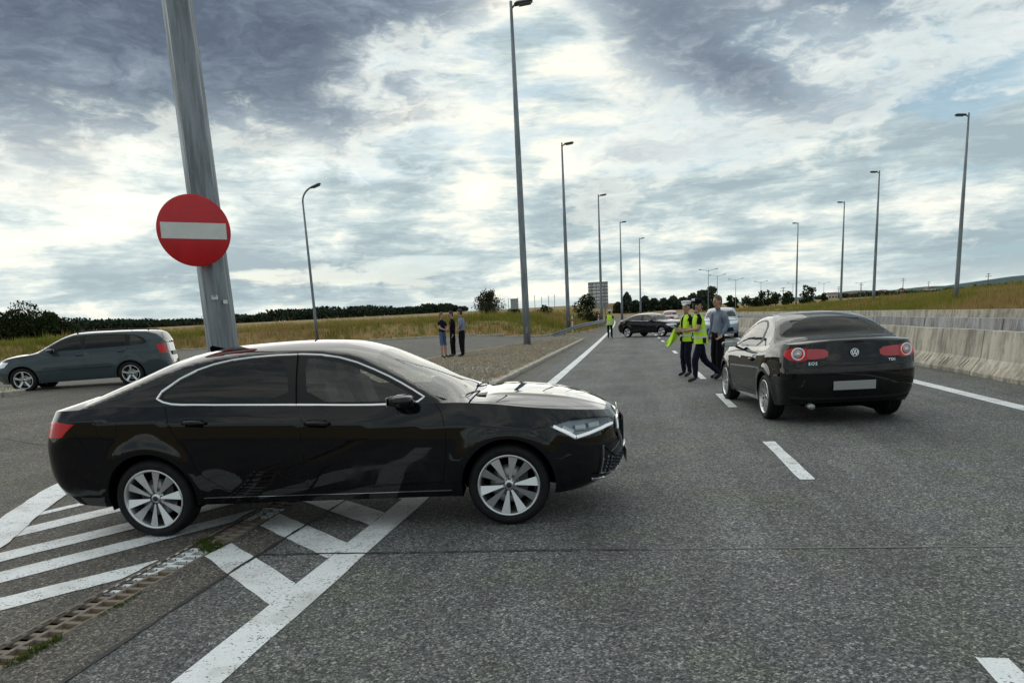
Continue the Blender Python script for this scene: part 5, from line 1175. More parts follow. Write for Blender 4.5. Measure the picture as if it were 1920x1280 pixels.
# the near mast with its sign
nm_ = mast((-5.62, 9.55, 0), 17.0, 'thick octagonal galvanised mast behind the black saloon, carrying a no entry sign', None, .215, .085, zb=.05, arm_dir=.15)
st = MB(); st.box((.06, -.212, 2.06), (.085, .004, .055)); st.box((.06, -.216, 2.075), (.05, .002, .012), mi=1); st.build('sticker', [M['white'], M['lamp_dark']], nm_)
st = MB(); st.box((0, 0, 0), (.06, .003, .05)); o = st.build('sticker', M['white'], nm_); o.location = (.165, -.135, 2.0); o.rotation_euler = (0, 0, .8)
for z in (2.72, 3.10):
    q = MB(); q.lathe([(.208 - .008 * z, -.02), (.214 - .008 * z, -.02), (.214 - .008 * z, .02), (.208 - .008 * z, .02)], 'z', 24, c=(0, 0, z)); q.box((0, -.245, z), (.10, .09, .035)); q.build('sign_bracket', M['steel'], nm_)
def no_entry():
    root = empty('no_entry_sign', (-5.60, 9.19, 2.90)); tag(root, 'round red no entry sign with a white bar fixed to the near mast', 'road sign')
    R0 = .445; q = MB(); q.lathe([(0, 0), (R0 - .012, 0), (R0, .006), (R0, .022), (R0 - .006, .022), (R0 - .008, .010), (0, .008)], 'y', 72); q.build('disc', M['red'], root)
    q = MB(); q.box((0, -.003, -.005), (.785, .004, .20), bev=.0015); q.build('white_bar', M['white'], root)
    q = MB(); q.box((0, .035, .2), (.5, .03, .04)); q.box((0, .035, -.2), (.5, .03, .04)); q.build('stiffener', M['steel'], root)
    root.rotation_euler = (radians(1.0), radians(2.4), radians(27)); return root
no_entry()

# ---- large sign board seen from behind --------------------------------------------
sb = empty('sign_board', (-6.1, 124, 0)); tag(sb, 'large rectangular road sign board seen from behind, beyond the far police officer', 'road sign')
for i in range(8):
    q = MB(); q.box((0, 0, 2.75 + i * .53), (3.2, .05, .50)); q.build('panel', M['steel'], sb)
for x in (-1.1, 0.35, 1.1):
    q = MB(); q.box((x, -.12, 3.3), (.14, .14, 6.6)); q.build('post', M['galv'], sb)
q = MB()
for x in np.linspace(-1.4, 1.4, 6): q.box((x, -.05, 4.6), (.05, .05, 4.1))
q.build('back_frame', M['galv_d'], sb)

def ray(px, Y): d = F_ + R_ * ((px - 960) / 1387) - U_ * ((653.7 - (px + 47) * .0549 - 895) / 1387); return (Y * d.x / d.y, Y)
# ---- foliage -----------------------------------------------------------------------
def crown_mesh(name, blobs, n, leaf, m, rng):
    C_ = []; 
    tot = sum(b[3] ** 2 for b in blobs)
    for (x, y, z, r, sz) in blobs:
        k = max(8, int(n * r * r / tot)); d = rng.normal(0, 1, (k, 3)); d /= np.linalg.norm(d, axis=1)[:, None]; rr = r * rng.uniform(.45, 1.08, k) ** .6; C_.append(np.array([x, y, z]) + d * rr[:, None] * np.array([1, 1, sz]))
    c = np.concatenate(C_); k = len(c); a = rng.normal(0, 1, (k, 3)); a /= np.linalg.norm(a, axis=1)[:, None]; b = np.cross(a, rng.normal(0, 1, (k, 3))); b /= np.linalg.norm(b, axis=1)[:, None]
    s = (leaf * rng.uniform(.5, 1.3, k))[:, None]; V = np.stack([c - a * s, c + b * s * .55, c + a * s, c - b * s * .55], 1).reshape(-1, 3); F = np.arange(k * 4).reshape(-1, 4); return np_mesh(name, V, F, m, smooth=False)
def tree(name, loc, h, w, label, cat='tree', m='leafd', n=1800, leaf=.22, group=None, seed=1, trunk=True, low=.25, rz=0):
    rng = np.random.default_rng(seed); root = empty(name, loc, rz); tag(root, label, cat, group)
    bl = []; nb = 14
    for i in range(nb):
        t = rng.uniform(0, 1); z = h * (low + (1 - low) * t * .86); rad = w / 2 * math.sin(pi * min(1, .22 + .74 * t)) ** .8; a = rng.uniform(0, 2 * pi); d = rad * rng.uniform(.15, .75); bl.append((d * cos(a), d * sin(a), z, w * rng.uniform(.16, .27), .8))
    link('crown', crown_mesh('crown', bl, n, leaf, M[m], rng), root)
    q = MB(); q.tube([(0, 0, -.3), (.05, .02, h * .3), (-.05, 0, h * .6), (0, 0, h * .85)], [w * .05, w * .04, w * .025, w * .008], 6)
    for i in range(7):
        b = bl[i]; q.tube([(0, 0, h * rng.uniform(.2, .5)), (b[0] * .6, b[1] * .6, b[2] * .8), (b[0], b[1], b[2])], [w * .02, w * .013, w * .005], 5)
    q.build('trunk', M['bark'], root); return root
gz = lambda x, y: float(ground_z(np.array([float(x)]), np.array([float(y)]))[0])
# round bush beside the mast, with upright shoots
def round_bush(loc, h, w, label):
    rng = np.random.default_rng(5); root = empty('round_bush', loc); tag(root, label, 'bush'); q = MB(); L_ = []
    for i in range(90):
        a = rng.uniform(0, 2 * pi); s = rng.uniform(.1, 1); x1 = w / 2 * s * cos(a); y1 = w / 2 * s * sin(a); z1 = h * (1.0 - .52 * s ** 2.2) * rng.uniform(.85, 1.05)
        p = [Vector((x1 * t * (1.15 - .15 * t), y1 * t, z1 * t ** .8)) for t in (0, .35, .7, 1)]; q.tube(p, [.03, .022, .014, .005], 4)
        for t in np.linspace(.2, 1, 11):
            c = Vector((x1 * t, y1 * t, z1 * t ** .8)); L_.append(c)
    q.build('branches', M['bark'], root); c = np.array([tuple(v) for v in L_]); c = np.repeat(c, 7, 0) + rng.normal(0, .11, (len(c) * 7, 3)); k = len(c)
    a = rng.normal(0, 1, (k, 3)) * [.6, .6, 1.2]; a /= np.linalg.norm(a, axis=1)[:, None]; b = np.cross(a, rng.normal(0, 1, (k, 3))); b /= np.linalg.norm(b, axis=1)[:, None]; s = rng.uniform(.05, .12, k)[:, None]
    link('crown', np_mesh('crown', np.stack([c - a * s, c + b * s * .5, c + a * s, c - b * s * .5], 1).reshape(-1, 3), np.arange(k * 4).reshape(-1, 4), M['leafm'], smooth=False), root)
round_bush((-16.0, 82, gz(-16, 82) + .1), 3.1, 3.9, 'round twiggy bush on the left bank left of the first lamp mast')
tree('dark_bush', (-6.9, 108, gz(-6.9, 108)), 3.9, 4.6, 'dark bush behind the large sign board', 'bush', n=2200, leaf=.16, seed=11, low=.1)
tree('dark_bush', (-11.6, 96, gz(-11.6, 96)), 1.5, 2.0, 'low dark bush in the grass just right of the first lamp mast', 'bush', n=900, leaf=.13, seed=12, low=.1)
tree('dark_bush', (-14.9, 92, gz(-15, 92)), 1.4, 1.6, 'low dark shrub left of the first lamp mast', 'bush', n=700, leaf=.12, seed=13, low=.1)
# utility box on the bank
ub = MB(); ub.box((0, 0, .6), (.85, .5, 1.2), bev=.04); ub.box((0, 0, 1.22), (.95, .6, .06)); o = ub.build('grey_cabinet', M['steel'], None); z_ = gz(-14.4, 90); o.location = (-14.45, 90, z_ + .95); tag(o, 'small dark grey cabinet on a stand on the bank by the round bush', 'cabinet')
# trees at far left
LT = [(*ray(-8, 95), 5.4, 7.5, 'leftmost dark broad tree behind the parked estate'), (*ray(30, 98), 5.0, 6.5, 'dark tree between the leftmost tree and the tall rounded one'), (*ray(66, 100), 6.7, 7.5, 'tall rounded dark tree above the bonnet of the estate'), (*ray(100, 102), 5.2, 5.0, 'dark bushy tree at the right end of the left clump'), (*ray(128, 104), 3.2, 5.5, 'low dark shrub ending the left clump of trees')]
for i, (x, y, h, w, lab) in enumerate(LT): tree('broadleaf_tree', (x, y, gz(x, y) - .5), h, w, lab, n=4600, leaf=.20, seed=20 + i, low=.05)
# distant clump right of the officers: one colour, distinct crowns
i = 0
for px, w, h in [(1372, 14, 26), (1385, 14, 20), (1400, 20, 26), (1412, 12, 15), (1425, 20, 27), (1438, 26, 32), (1455, 16, 24), (1468, 14, 20), (1484, 16, 24), (1505, 16, 33), (1528, 18, 29), (1540, 10, 18), (1340, 16, 14), (1320, 18, 12)]:
    Y = 330.0; X = ray(px, Y)[0]; s = Y / 1387
    tree('distant_tree', (X, Y + random.uniform(-8, 8), gz(X, Y) - .5), h * s * 1.0 + .6, w * s * 1.35, f'{ORD[[1320, 1340, 1372, 1385, 1400, 1412, 1425, 1438, 1455, 1468, 1484, 1505, 1528, 1540].index(px)]} tree from the left in the distant dark clump above the barrier', n=420, leaf=.55, seed=50 + i, group='distant trees right of the officers', low=.02); i += 1
# far woods as continuous masses
def far_wood(name, label, pts, hfun, depth, n, leaf, m, seed):
    rng = np.random.default_rng(seed); P_ = np.array(pts, float); sl = np.concatenate([[0], np.cumsum(np.hypot(*np.diff(P_, axis=0).T))]); t = rng.uniform(0, sl[-1], n); x = np.interp(t, sl, P_[:, 0]); y = np.interp(t, sl, P_[:, 1]) + rng.uniform(0, depth, n)
    cell = np.floor(t / 7.0); hv = hfun(t / sl[-1]) * (.55 + .62 * (np.sin(cell * 12.9898) * 43758.5453 % 1) + .22 * np.sin(t * .021 + 1)); z = ground_z(x, y) + hv * rng.uniform(0, 1, n) ** .7 * (1 - .35 * (np.abs((t / 7.0) % 1 - .5) * 2) ** 2)
    c = np.column_stack([x, y, z]); a = rng.normal(0, 1, (n, 3)); a /= np.linalg.norm(a, axis=1)[:, None]; b = np.cross(a, rng.normal(0, 1, (n, 3))); b /= np.linalg.norm(b, axis=1)[:, None]; s = (leaf * rng.uniform(.5, 1.3, n))[:, None]
    o = link(name, np_mesh(name, np.stack([c - a * s, c + b * s * .6, c + a * s, c - b * s * .6], 1).reshape(-1, 3), np.arange(n * 4).reshape(-1, 4), M[m], smooth=False)); tag(o, label, None, None, 'stuff')
far_wood('forest', 'dark forest line along the left horizon', [ray(-260, 400), ray(150, 430), ray(450, 500), ray(800, 560), ray(860, 600)], lambda t: 9.5 - 3.5 * t, 40, 42000, 1.1, 'wood', 3)
far_wood('forest', 'dark tree line on the horizon behind the distant black car', [ray(1150, 520), ray(1250, 500), ray(1345, 480)], lambda t: 9.0 + 1.5 * np.sin(t * 9), 30, 9000, 1.1, 'wood', 4)
far_wood('forest', 'low tree line on the horizon at the right', [ray(1540, 760), ray(1700, 640), ray(1850, 520), ray(2050, 420)], lambda t: 3.6, 30, 6000, 1.0, 'wood', 5)
# long ridge at the right, coloured in painted haze blue
X = np.linspace(300, 3200, 120); Z = 22 + 52 * sstep((X - 450) / 1500) + 4 * np.sin(X * .012) + 2.5 * np.sin(X * .031); n = len(X)
V = np.concatenate([np.column_stack([X, 2500 - .15 * X, np.full(n, -8.)]), np.column_stack([X, 2600 - .15 * X, Z]), np.column_stack([X, 3100 - .1 * X, Z - 12])]); k = np.arange(n - 1)
F = np.concatenate([np.stack([k, k + 1, k + n + 1, k + n], 1), np.stack([k + n, k + n + 1, k + 2 * n + 1, k + 2 * n], 1)]); tag(link('hills', np_mesh('hills', V, F, M['hill'])), 'long low ridge on the right horizon, tinted haze blue', None, None, 'structure')
# scattered far houses and masts on the right horizon
for i, (px, Y, w, h) in enumerate([(1560, 720, 9, 2.2), (1596, 740, 12, 2.0), (1612, 750, 8, 2.4), (1655, 740, 14, 2.0), (1690, 700, 8, 2.4), (1742, 700, 12, 2.0)]):
    X_, Y_ = ray(px, Y); r_ = empty('far_house', (X_, Y_, gz(X_, Y_) + .5), .3 * i); tag(r_, ORD[i] + ' from the left of the tiny pale houses on the right horizon', 'house', 'tiny houses on the right horizon')
    q = MB(); q.box((0, 0, h * .3), (w, 7, h * .6 + 5)); q.build('wall', M['house'], r_); q = MB(); q.add([(-w / 2 - .4, -4, h * .6 + 2.5), (w / 2 + .4, -4, h * .6 + 2.5), (w / 2 + .4, 4, h * .6 + 2.5), (-w / 2 - .4, 4, h * .6 + 2.5), (-w / 2, 0, h + 3), (w / 2, 0, h + 3)], [(0, 1, 5, 4), (2, 3, 4, 5), (1, 2, 5), (3, 0, 4), (3, 2, 1, 0)]); q.build('roof', M['roof'], r_)
    for xx in (-w * .3, 0, w * .3): q = MB(); q.box((xx, -3.52, h * .5), (1.2, .06, 1.3)); q.build('window', M['gapm'], r_)
for i, (px, Y, h) in enumerate([(1692, 620, 15), (1851, 500, 11), (1614, 650, 13), (1740, 700, 10), (1572, 640, 9), (1468, 420, 7)]):
    X_, Y_ = ray(px, Y); r_ = empty('pylon', (X_, Y_, gz(X_, Y_))); tag(r_, ORD[[4, 2, 0, 3, 1, 5].index(i) if False else sorted(range(6), key=lambda k: [1692, 1851, 1614, 1740, 1572, 1468][k]).index(i)] + ' from the left of the tiny dark pylons on the right horizon', 'pylon', 'tiny pylons on the right horizon')
    q = MB(); h *= .5; q.tube([(0, 0, 0), (0, 0, h + 5)], [.4, .15], 5); q.build('pole', M['galv_d'], r_); q = MB(); q.box((0, 0, h + 3.2), (3.4, .25, .25)); q.box((0, 0, h + 4.6), (2.2, .25, .25)); q.build('cross_arm', M['galv_d'], r_)
# thin marker posts and hut line far behind the first mast
for i, px in enumerate((955, 973, 1004, 1017, 1030, 1041)):
    X_, Y_ = ray(px, 150); q = MB(); q.box((0, 0, 1.6), (.10, .10, 3.2 + .3 * (i % 3))); o = q.build('thin_post', M['steel'], None, (X_, Y_, gz(X_, Y_) + .6)); tag(o, ORD[i] + ' from the left of the thin posts on the bank near the first lamp mast', 'post', 'thin distant posts on the left bank')
for x, y, lab in ((-6.0, 71.2, 'short white marker post with a red band beside the second lamp mast'), (-5.1, 103.0, 'short white marker post beside the third lamp mast')):
    r_ = empty('marker_post', (x, y, gz(x, y) + .0)); tag(r_, lab, 'marker post'); q = MB(); q.box((0, 0, .75), (.13, .06, 1.5), bev=.02); q.build('post', M['white'], r_); q = MB(); q.box((0, 0, 1.15), (.14, .07, .18)); q.build('band', M['red'], r_)
# ------------------------------------------------------------------ vehicles
build_car('black_saloon', 'large black liftback saloon standing across the lane in the foreground', 'car', (-3.911, 6.06), radians(5.9), superb_spec(0))
build_car('black_coupe', 'black coupe with round red tail lamps seen from behind, right of the officers', 'car', (2.62, 10.93), radians(95.3), eos_spec())
build_car('grey_estate', 'blue-grey estate car with roof rails parked at the far left', 'car', (-13.66, 18.75, .38), radians(203), estate_spec())
build_car('distant_black_car', 'black car standing across the road in the distance by the white-capped officer', 'car', (-.05, 50.7), radians(-41), superb_spec(1))
build_car('silver_car', 'silver-blue car seen from the front, partly hidden behind the man in dark trousers', 'car', (4.65, 43.5), radians(-97), tall_spec())
build_car('pale_car', 'tiny pinkish pale car beyond the distant black car', 'car', (3.9, 92.0), radians(-92), tall_spec('red_paint', 2))
# ------------------------------------------------------------------ people
BASE = dict(pelvis=(0, 0, .95), spine=(0, 0, 1.14), chest=(0, 0, 1.34), neck=(.0, 0, 1.50), throat=(.015, 0, 1.56),
            shL=(0, .185, 1.42), elL=(-.02, .25, 1.14), wrL=(.06, .27, .90), haL=(.08, .27, .82), shR=(0, -.185, 1.42), elR=(-.02, -.25, 1.14), wrR=(.06, -.27, .90), haR=(.08, -.27, .82),
            hiL=(0, .095, .90), knL=(.02, .11, .50), anL=(0, .12, .09), toL=(.17, .14, .035), hiR=(0, -.095, .90), knR=(.02, -.11, .50), anR=(0, -.12, .09), toR=(.17, -.14, .035))
BONES = [('pelvis', 'spine'), ('spine', 'chest'), ('chest', 'neck'), ('neck', 'throat')] + [b for s in 'LR' for b in (('chest', 'sh' + s), ('sh' + s, 'el' + s), ('el' + s, 'wr' + s), ('wr' + s, 'ha' + s), ('pelvis', 'hi' + s), ('hi' + s, 'kn' + s), ('kn' + s, 'an' + s), ('an' + s, 'to' + s))]
RAD = dict(pelvis=(.155, .125), spine=(.15, .115), chest=(.165, .125), neck=(.062, .062), throat=(.055, .055), sh=(.068, .068), el=(.045, .045), wr=(.030, .030), ha=(.034, .022), hi=(.098, .098), kn=(.064, .064), an=(.045, .045), to=(.042, .036))
def skin_mesh(verts, edges, radii, sub=2):
    me = bpy.data.meshes.new('t'); me.from_pydata(verts, edges, []); ob = bpy.data.objects.new('t', me); COL.objects.link(ob)
    md = ob.modifiers.new('s', 'SKIN'); md.use_smooth_shade = True; md.branch_smoothing = .6
    if not me.skin_vertices: me.attributes  # layer is made with the modifier below
    bm = bmesh.new(); bm.from_mesh(me); lay = bm.verts.layers.skin.verify()
    for v, r in zip(bm.verts, radii): v[lay].radius = r
    bm.verts.ensure_lookup_table(); bm.verts[0][lay].use_root = True; bm.to_mesh(me); bm.free()
    sb_ = ob.modifiers.new('u', 'SUBSURF'); sb_.levels = sub; sb_.render_levels = sub
    dg = bpy.context.evaluated_depsgraph_get(); ev = ob.evaluated_get(dg); out = bpy.data.meshes.new_from_object(ev)
    bpy.data.objects.remove(ob); return out
def person(label, loc, heading, pose=None, mats=None, sleeve='short', trousers='long', head_turn=0., head_tilt=0., cap=None, hair='hair', vest=False, bulk=1.0, group=None, scale=1.0, skirt=0.0, props=None, back_print=None):
    J = {k: Vector(v) for k, v in BASE.items()}; J.update({k: Vector(v) for k, v in (pose or {}).items()})
    root = empty('person', loc, heading); tag(root, label, 'person', group); root.scale = (scale,) * 3
    mats = mats or {}; top = M[mats.get('top', 'blackc')]; leg = M[mats.get('leg', 'navy')]; shoe = M[mats.get('shoe', 'shoe')]; skin = M['skin']
    names = list(J); names.remove('pelvis'); names = ['pelvis'] + names; idx = {k: i for i, k in enumerate(names)}
    verts = [J[k] for k in names]; edges = [(idx[a], idx[b]) for a, b in BONES]
    rad = []
    for k in names:
        r = RAD.get(k) or RAD[k[:2]]; f = bulk if k in ('pelvis', 'spine', 'chest') or k[:2] in ('sh', 'el', 'hi', 'kn') else 1.0
        if trousers == 'long' and k[:2] in ('kn', 'an'): f *= 1.18
        rad.append((r[0] * f, r[1] * f))
    # fingers, rooted in the palm
    for s, sg in (('L', 1), ('R', -1)):
        w, h = J['wr' + s], J['ha' + s]; d = (h - w).normalized(); side_ = d.cross(Vector((sg, 0, .2))).normalized(); nn = side_.cross(d)
        for i, (off, L_) in enumerate(((-.024, .070), (-.008, .080), (.008, .075), (.024, .058))):
            a = h + side_ * off * .9; b = a + d * L_ * .55 + nn * .008 * sg; c = b + d * L_ * .42 + nn * .022 * sg; k = len(verts); verts += [a, b, c]; rad += [(.010, .010), (.0085, .0085), (.007, .007)]; edges += [(idx['ha' + s], k), (k, k + 1), (k + 1, k + 2)]
        a = w + d * .03 - side_ * .03; b = a + d * .035 - side_ * .022; k = len(verts); verts += [a, b]; rad += [(.012, .012), (.009, .009)]; edges += [(idx['wr' + s], k), (k, k + 1)]
    me = skin_mesh([tuple(v) for v in verts], edges, rad, 2)
    # head joined into the same body mesh
    hr = Matrix.Rotation(head_turn, 3, 'Z') @ Matrix.Rotation(head_tilt, 3, 'Y'); hc = J['throat'] + hr @ Vector((.015, 0, .115))
    hb = MB(); hb.ellipsoid(hc, (.098, .078, .122), 20, 14, rot=hr); hb.ellipsoid(hc + hr @ Vector((.030, 0, -.060)), (.062, .056, .058), 14, 9, rot=hr)
    hb.ellipsoid(hc + hr @ Vector((.104, 0, -.018)), (.018, .012, .026), 8, 6, rot=hr); hb.tube([hc + hr @ Vector((-.01, 0, -.16)), hc + hr @ Vector((0, 0, -.06))], [.056, .058], 10)
    for s in (1, -1): hb.ellipsoid(hc + hr @ Vector((-.005, s * .080, -.012)), (.022, .010, .032), 8, 6, rot=hr); hb.ellipsoid(hc + hr @ Vector((.088, s * .032, .008)), (.010, .014, .009), 8, 6, mi=4, rot=hr)
    hb.box(hc + hr @ Vector((.086, 0, -.062)), (.014, .044, .010), hr, mi=5, bev=.003)
    bm = bmesh.new(); bm.from_mesh(me); nb = len(bm.faces); tmp = hb.mesh('h', skin); bm.from_mesh(tmp); bm.faces.ensure_lookup_table()
    segs = [(a, b) for a, b in BONES]
    for i, f in enumerate(bm.faces):
        f.smooth = True
        if i >= nb: f.material_index = {0: 2, 4: 4, 5: 5}[hb.mi[i - nb]]; continue
        c = f.calc_center_median(); best = None; bt = 0
        for a, b in segs:
            A, B = J[a], J[b]; t = max(0, min(1, (c - A).dot(B - A) / max((B - A).length_squared, 1e-9))); d = (A + (B - A) * t - c).length
            if best is None or d < best[0]: best = (d, (a, b)); bt = t
        a, b = best[1]; mi = 0
        if a[:2] in ('sh',): mi = 0 if sleeve == 'long' or bt < .62 else 2
        elif a[:2] == 'el': mi = 0 if sleeve == 'long' else 2
        elif a[:2] == 'wr': mi = 2
        elif a in ('neck',): mi = 2
        elif (a, b) == ('pelvis', 'spine'): mi = 1 if bt < .30 else 0
        elif a == 'pelvis' : mi = 1
        elif a[:2] == 'hi': mi = 1
        elif a[:2] == 'kn': mi = (1 if trousers == 'long' or bt < .02 else 2)
        elif a[:2] == 'an': mi = 3
        if c.z < .075 and mi in (1, 2) and a[:2] in ('kn', 'an'): mi = 3
        f.material_index = mi
    # cloth folds: gentle noise along the surface of clothed faces
    for v in bm.verts:
        if v.index >= 0 and all(f.material_index in (0, 1) for f in v.link_faces) and v.link_faces:
            n_ = mnoise.noise(v.co * 11 + Vector(loc) * 3.1) * .010 + mnoise.noise(Vector((v.co.x * 9, v.co.y * 9, v.co.z * 26)) + Vector(loc)) * .007; v.co += v.normal * n_
    idx_ = [f.material_index for f in bm.faces]; bm.to_mesh(me); bm.free(); me.materials.clear()
    for m_ in (top, leg, skin, shoe, M['gapm'], M['lip']): me.materials.append(m_)
    me.polygons.foreach_set('material_index', idx_)
    me.name = 'body'; link('body', me, root)
    if cap != 'none' or hair:
        h = MB(); h.ellipsoid(hc + hr @ Vector((-.012, 0, .028)), (.100, .084, .108), 16, 10, rot=hr); h.ellipsoid(hc + hr @ Vector((-.045, 0, -.015)), (.062, .078, .085), 14, 9, rot=hr)
        h.build('hair', M[hair], root)
    if cap:
        c = MB(); cc = hc + hr @ Vector((-.005, 0, .095)); band, topm = (0, 1)
        c.lathe([(.098, -.035), (.106, -.03), (.108, .01), (.125, .035), (.122, .048), (.06, .062), (0, .062)], 'z', 24, c=(0, 0, 0)); c.add([(.07, -.085, -.02), (.10, -.06, -.018), (.165, -.035, -.045), (.175, 0, -.05), (.165, .035, -.045), (.10, .06, -.018), (.07, .085, -.02), (.08, 0, -.0)], [(7, 0, 1), (7, 1, 2), (7, 2, 3), (7, 3, 4), (7, 4, 5), (7, 5, 6)], 0)
        c.v = [tuple(cc + hr @ Vector(v)) for v in c.v]; me_c = c.mesh('cap', [M['navy'], M['capw']])
        for p in me_c.polygons:
            z = (hr.transposed() @ (p.center - cc)).z
            if z > -.005 or cap == 'white': p.material_index = 1
            if cap == 'navy' and (hr.transposed() @ (p.center - cc)).x > -.04: p.material_index = 0
        link('cap', me_c, root)
    if vest:   # open-sided high visibility waistcoat that follows the torso
        q = MB(); V = []; rows = [(1.475, .085, .135), (1.42, .125, .195), (1.30, .150, .195), (1.15, .150, .180), (1.0, .162, .188), (.86, .172, .205)]; n = 22
        base = [J['neck'], J['chest'] + Vector((0, 0, .08)), J['chest'], J['spine'], J['pelvis'] + Vector((0, 0, .05)), J['pelvis'] - Vector((0, 0, .09))]
        for (z, rx, ry), b_ in zip(rows, base):
            for k in range(n):
                th = 2 * pi * k / n; j = 1 + .03 * math.sin(5 * th + z * 9); V.append((b_.x + rx * cos(th) * j, b_.y + ry * sin(th) * j, b_.z + (0 if b_ is not base[0] else .0)))
        F = []; MI = []
        for i in range(len(rows) - 1):
            for k in range(n):
                th = 2 * pi * (k + .5) / n
                if i == 0 and abs(cos(th)) < .30: continue
                if abs(th - 0) < .16 or abs(th - 2 * pi) < .16: 
                    if vest == 'open': continue
                k2 = (k + 1) % n; F.append((i * n + k, i * n + k2, (i + 1) * n + k2, (i + 1) * n + k))
        q.add(V, F, 0, True); me_v = q.mesh('vest', M['hivis']); o = link('vest', me_v, root)
        md = o.modifiers.new('s', 'SUBSURF'); md.levels = 1; md.render_levels = 1
        for zc_, bi in ((1.0, 4), (1.15, 3)):
            t = MB(); b_ = base[bi]; rx, ry = rows[bi][1] + .006, rows[bi][2] + .006; V = []
            for k in range(n):
                th = 2 * pi * k / n; j = 1 + .03 * math.sin(5 * th + rows[bi][0] * 9)
                for dz in (-.025, .025): V.append((b_.x + rx * cos(th) * j, b_.y + ry * sin(th) * j, b_.z + dz))
            t.add(V, [(k * 2, ((k + 1) % n) * 2, ((k + 1) % n) * 2 + 1, k * 2 + 1) for k in range(n)], 0, True); t.build('reflective_band', M['reflect'], o)
    if mats.get('belt'):
        q = MB(); b_ = J['pelvis'] + Vector((0, 0, .03)); q.lathe([(.165, -.025), (.17, 0), (.165, .025)], 'z', 20, c=tuple(b_)); q.box(b_ + Vector((-.03, -.18, -.08)), (.10, .05, .19), bev=.015); q.box(b_ + Vector((-.05, .18, -.05)), (.08, .05, .12), bev=.015)
        q.v = [(x, y * 1.02 if abs(y) > .1 else y, z) for x, y, z in q.v]; q.build('duty_belt', M['plastic'], root)
    if props: props(root, J)
    return root
H = lambda d: radians(d)
# A: officer on the left of the pair, arms busy with papers and a folded jacket
def props_a(root, J):
    pass
A_pose = dict(haL=(.30, .03, 1.10), wrL=(.23, .09, 1.12), elL=(.00, .25, 1.14), haR=(.31, -.06, 1.13), wrR=(.25, -.11, 1.14), elR=(.05, -.25, 1.15), knL=(.06, .13, .50), anL=(.00, .15, .09), toL=(.17, .17, .035), anR=(.02, -.12, .09), knR=(.05, -.11, .5))
person('police officer in a yellow vest holding papers, left of the pair on the road', (1.17, 18.35, 0), H(205), A_pose, dict(top='blackc', leg='navy', belt=True), cap='white', vest='open', head_turn=.7, hair='hair', scale=.97, bulk=1.1)
# B: officer striding, seen from the side with arm stretched to the left
B_pose = dict(pelvis=(0, 0, .93), spine=(.03, 0, 1.12), chest=(.05, 0, 1.32), neck=(.07, 0, 1.48), throat=(.09, 0, 1.545), shL=(.05, .185, 1.40), shR=(.05, -.185, 1.40), elL=(.10, .24, 1.16), wrL=(.33, .16, 1.14), haL=(.41, .13, 1.14), elR=(.08, -.25, 1.15), wrR=(.28, -.14, 1.16), haR=(.35, -.10, 1.17),
              hiL=(0, .095, .88), knL=(.14, .11, .50), anL=(.13, .12, .09), toL=(.31, .13, .035), hiR=(0, -.095, .88), knR=(-.10, -.10, .47), anR=(-.47, -.12, .15), toR=(-.33, -.13, .035))
person('police officer in a yellow vest and black short sleeves striding with one arm out', (1.36, 16.9, 0), H(188), B_pose, dict(top='blackc', leg='navy', belt=True), cap='navy', vest='open', head_turn=2.75, head_tilt=.05, hair='hair', scale=.985, bulk=1.1)
# C: man in dark trousers and grey-blue top
C_pose = dict(anL=(.05, .13, .09), toL=(.22, .15, .035), knL=(.06, .12, .50), anR=(-.05, -.11, .09), toR=(.10, -.15, .035), elL=(-.05, .26, 1.16), wrL=(.10, .24, .95), haL=(.16, .22, .90))
person('man in a grey-blue top and dark trousers facing the two officers by the car', (1.79, 17.35, 0), H(212), C_pose, dict(top='shirt', leg='blackc'), sleeve='long', hair='hair_l', scale=1.02, bulk=1.18)
# D: officer far down the road, seen from behind
D_pose = dict(elR=(-.05, -.32, 1.22), wrR=(.12, -.22, 1.42), haR=(.16, -.18, 1.48), elL=(.0, .30, 1.18), wrL=(.16, .22, 1.06), haL=(.22, .18, 1.05))
person('distant police officer in a white cap and yellow vest by the white edge line', (-1.76, 50.0, 0), H(80), D_pose, dict(top='blackc', leg='blackc'), cap='white', vest='closed', scale=1.0)
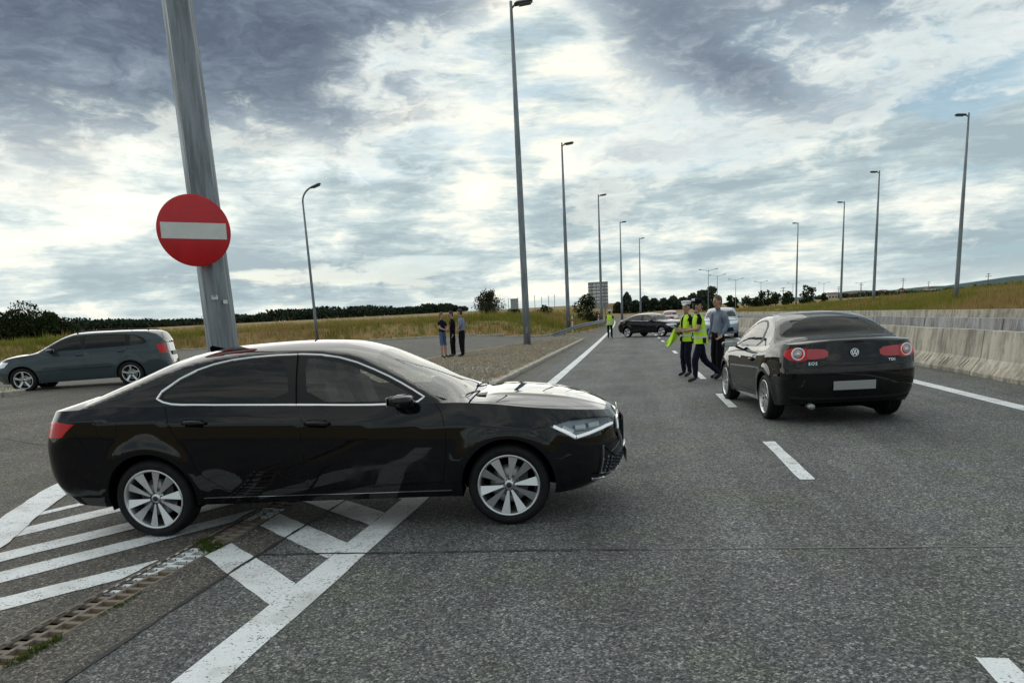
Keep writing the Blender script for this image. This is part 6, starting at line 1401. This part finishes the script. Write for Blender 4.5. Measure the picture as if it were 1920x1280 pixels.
# group of three on the gravel island
E_pose = dict(elR=(.10, -.26, 1.18), wrR=(.26, -.12, 1.10), haR=(.32, -.06, 1.10), elL=(.08, .24, 1.16), wrL=(.24, .10, 1.10), haL=(.3, .05, 1.1))
person('person in blue denim shorts and a navy top, left of the group of three', (-8.0, 30.5, .14), H(-25), E_pose, dict(top='navy', leg='denim'), trousers='short', hair='hair_l', scale=1.04)
F_pose = dict(elR=(-.03, -.24, 1.16), wrR=(.14, -.20, 1.02), haR=(.2, -.17, 1.02), anR=(.03, -.10, .09), toR=(.2, -.12, .035))
person('person in dark clothes standing in the middle of the group of three', (-7.66, 30.9, .15), H(-150), F_pose, dict(top='blackc', leg='blackc'), sleeve='long', hair='hair', scale=1.05, bulk=1.08)
G_pose = dict(anL=(-.05, .20, .09), toL=(.12, .24, .035), knL=(-.02, .17, .50), anR=(.05, -.16, .09), toR=(.22, -.18, .035), knR=(.06, -.14, .5), elL=(-.10, .28, 1.20), wrL=(.04, .16, 1.08), haL=(.1, .1, 1.08))
person('person in black trousers with feet apart, right of the group of three', (-7.12, 30.3, .15), H(170), G_pose, dict(top='shirt', leg='blackc'), sleeve='long', hair='hair', scale=1.08, bulk=1.14)
# yellow jacket and papers carried by officer A
rng = np.random.default_rng(3); q = MB(); V = []; n = 9; m_ = 8
for j in range(m_):
    for i in range(n):
        u = i / (n - 1); v = j / (m_ - 1); V.append((-.34 * v ** 1.2 - .16 * u + .10, (.10 * math.sin(u * 6 + v * 3)) * (.4 + .6 * v), -.40 * v + .34 * u * (1 - .7 * v) - .10 + .02 * math.sin(9 * u)))
q.add(V, [(j * n + i, j * n + i + 1, (j + 1) * n + i + 1, (j + 1) * n + i) for j in range(m_ - 1) for i in range(n - 1)], 0, True)
o = q.build('yellow_jacket', M['hivis'], None, (.90, 18.2, 1.02)); o.scale = (.62, .8, .62); tag(o, 'bright yellow jacket hanging from the left officer\'s hands', 'jacket'); sd_ = o.modifiers.new('s', 'SOLIDIFY'); sd_.thickness = .03; sb_ = o.modifiers.new('u', 'SUBSURF'); sb_.levels = 1
q = MB(); q.box((0, 0, 0), (.30, .21, .006), Matrix.Rotation(.5, 3, 'Y')); q.box((.01, .01, .008), (.29, .20, .004), Matrix.Rotation(.5, 3, 'Y'))
o = q.build('clipboard_papers', M['paper'], None, (.93, 18.0, 1.13), .3); tag(o, 'sheets of paper held between the two officers', 'papers')
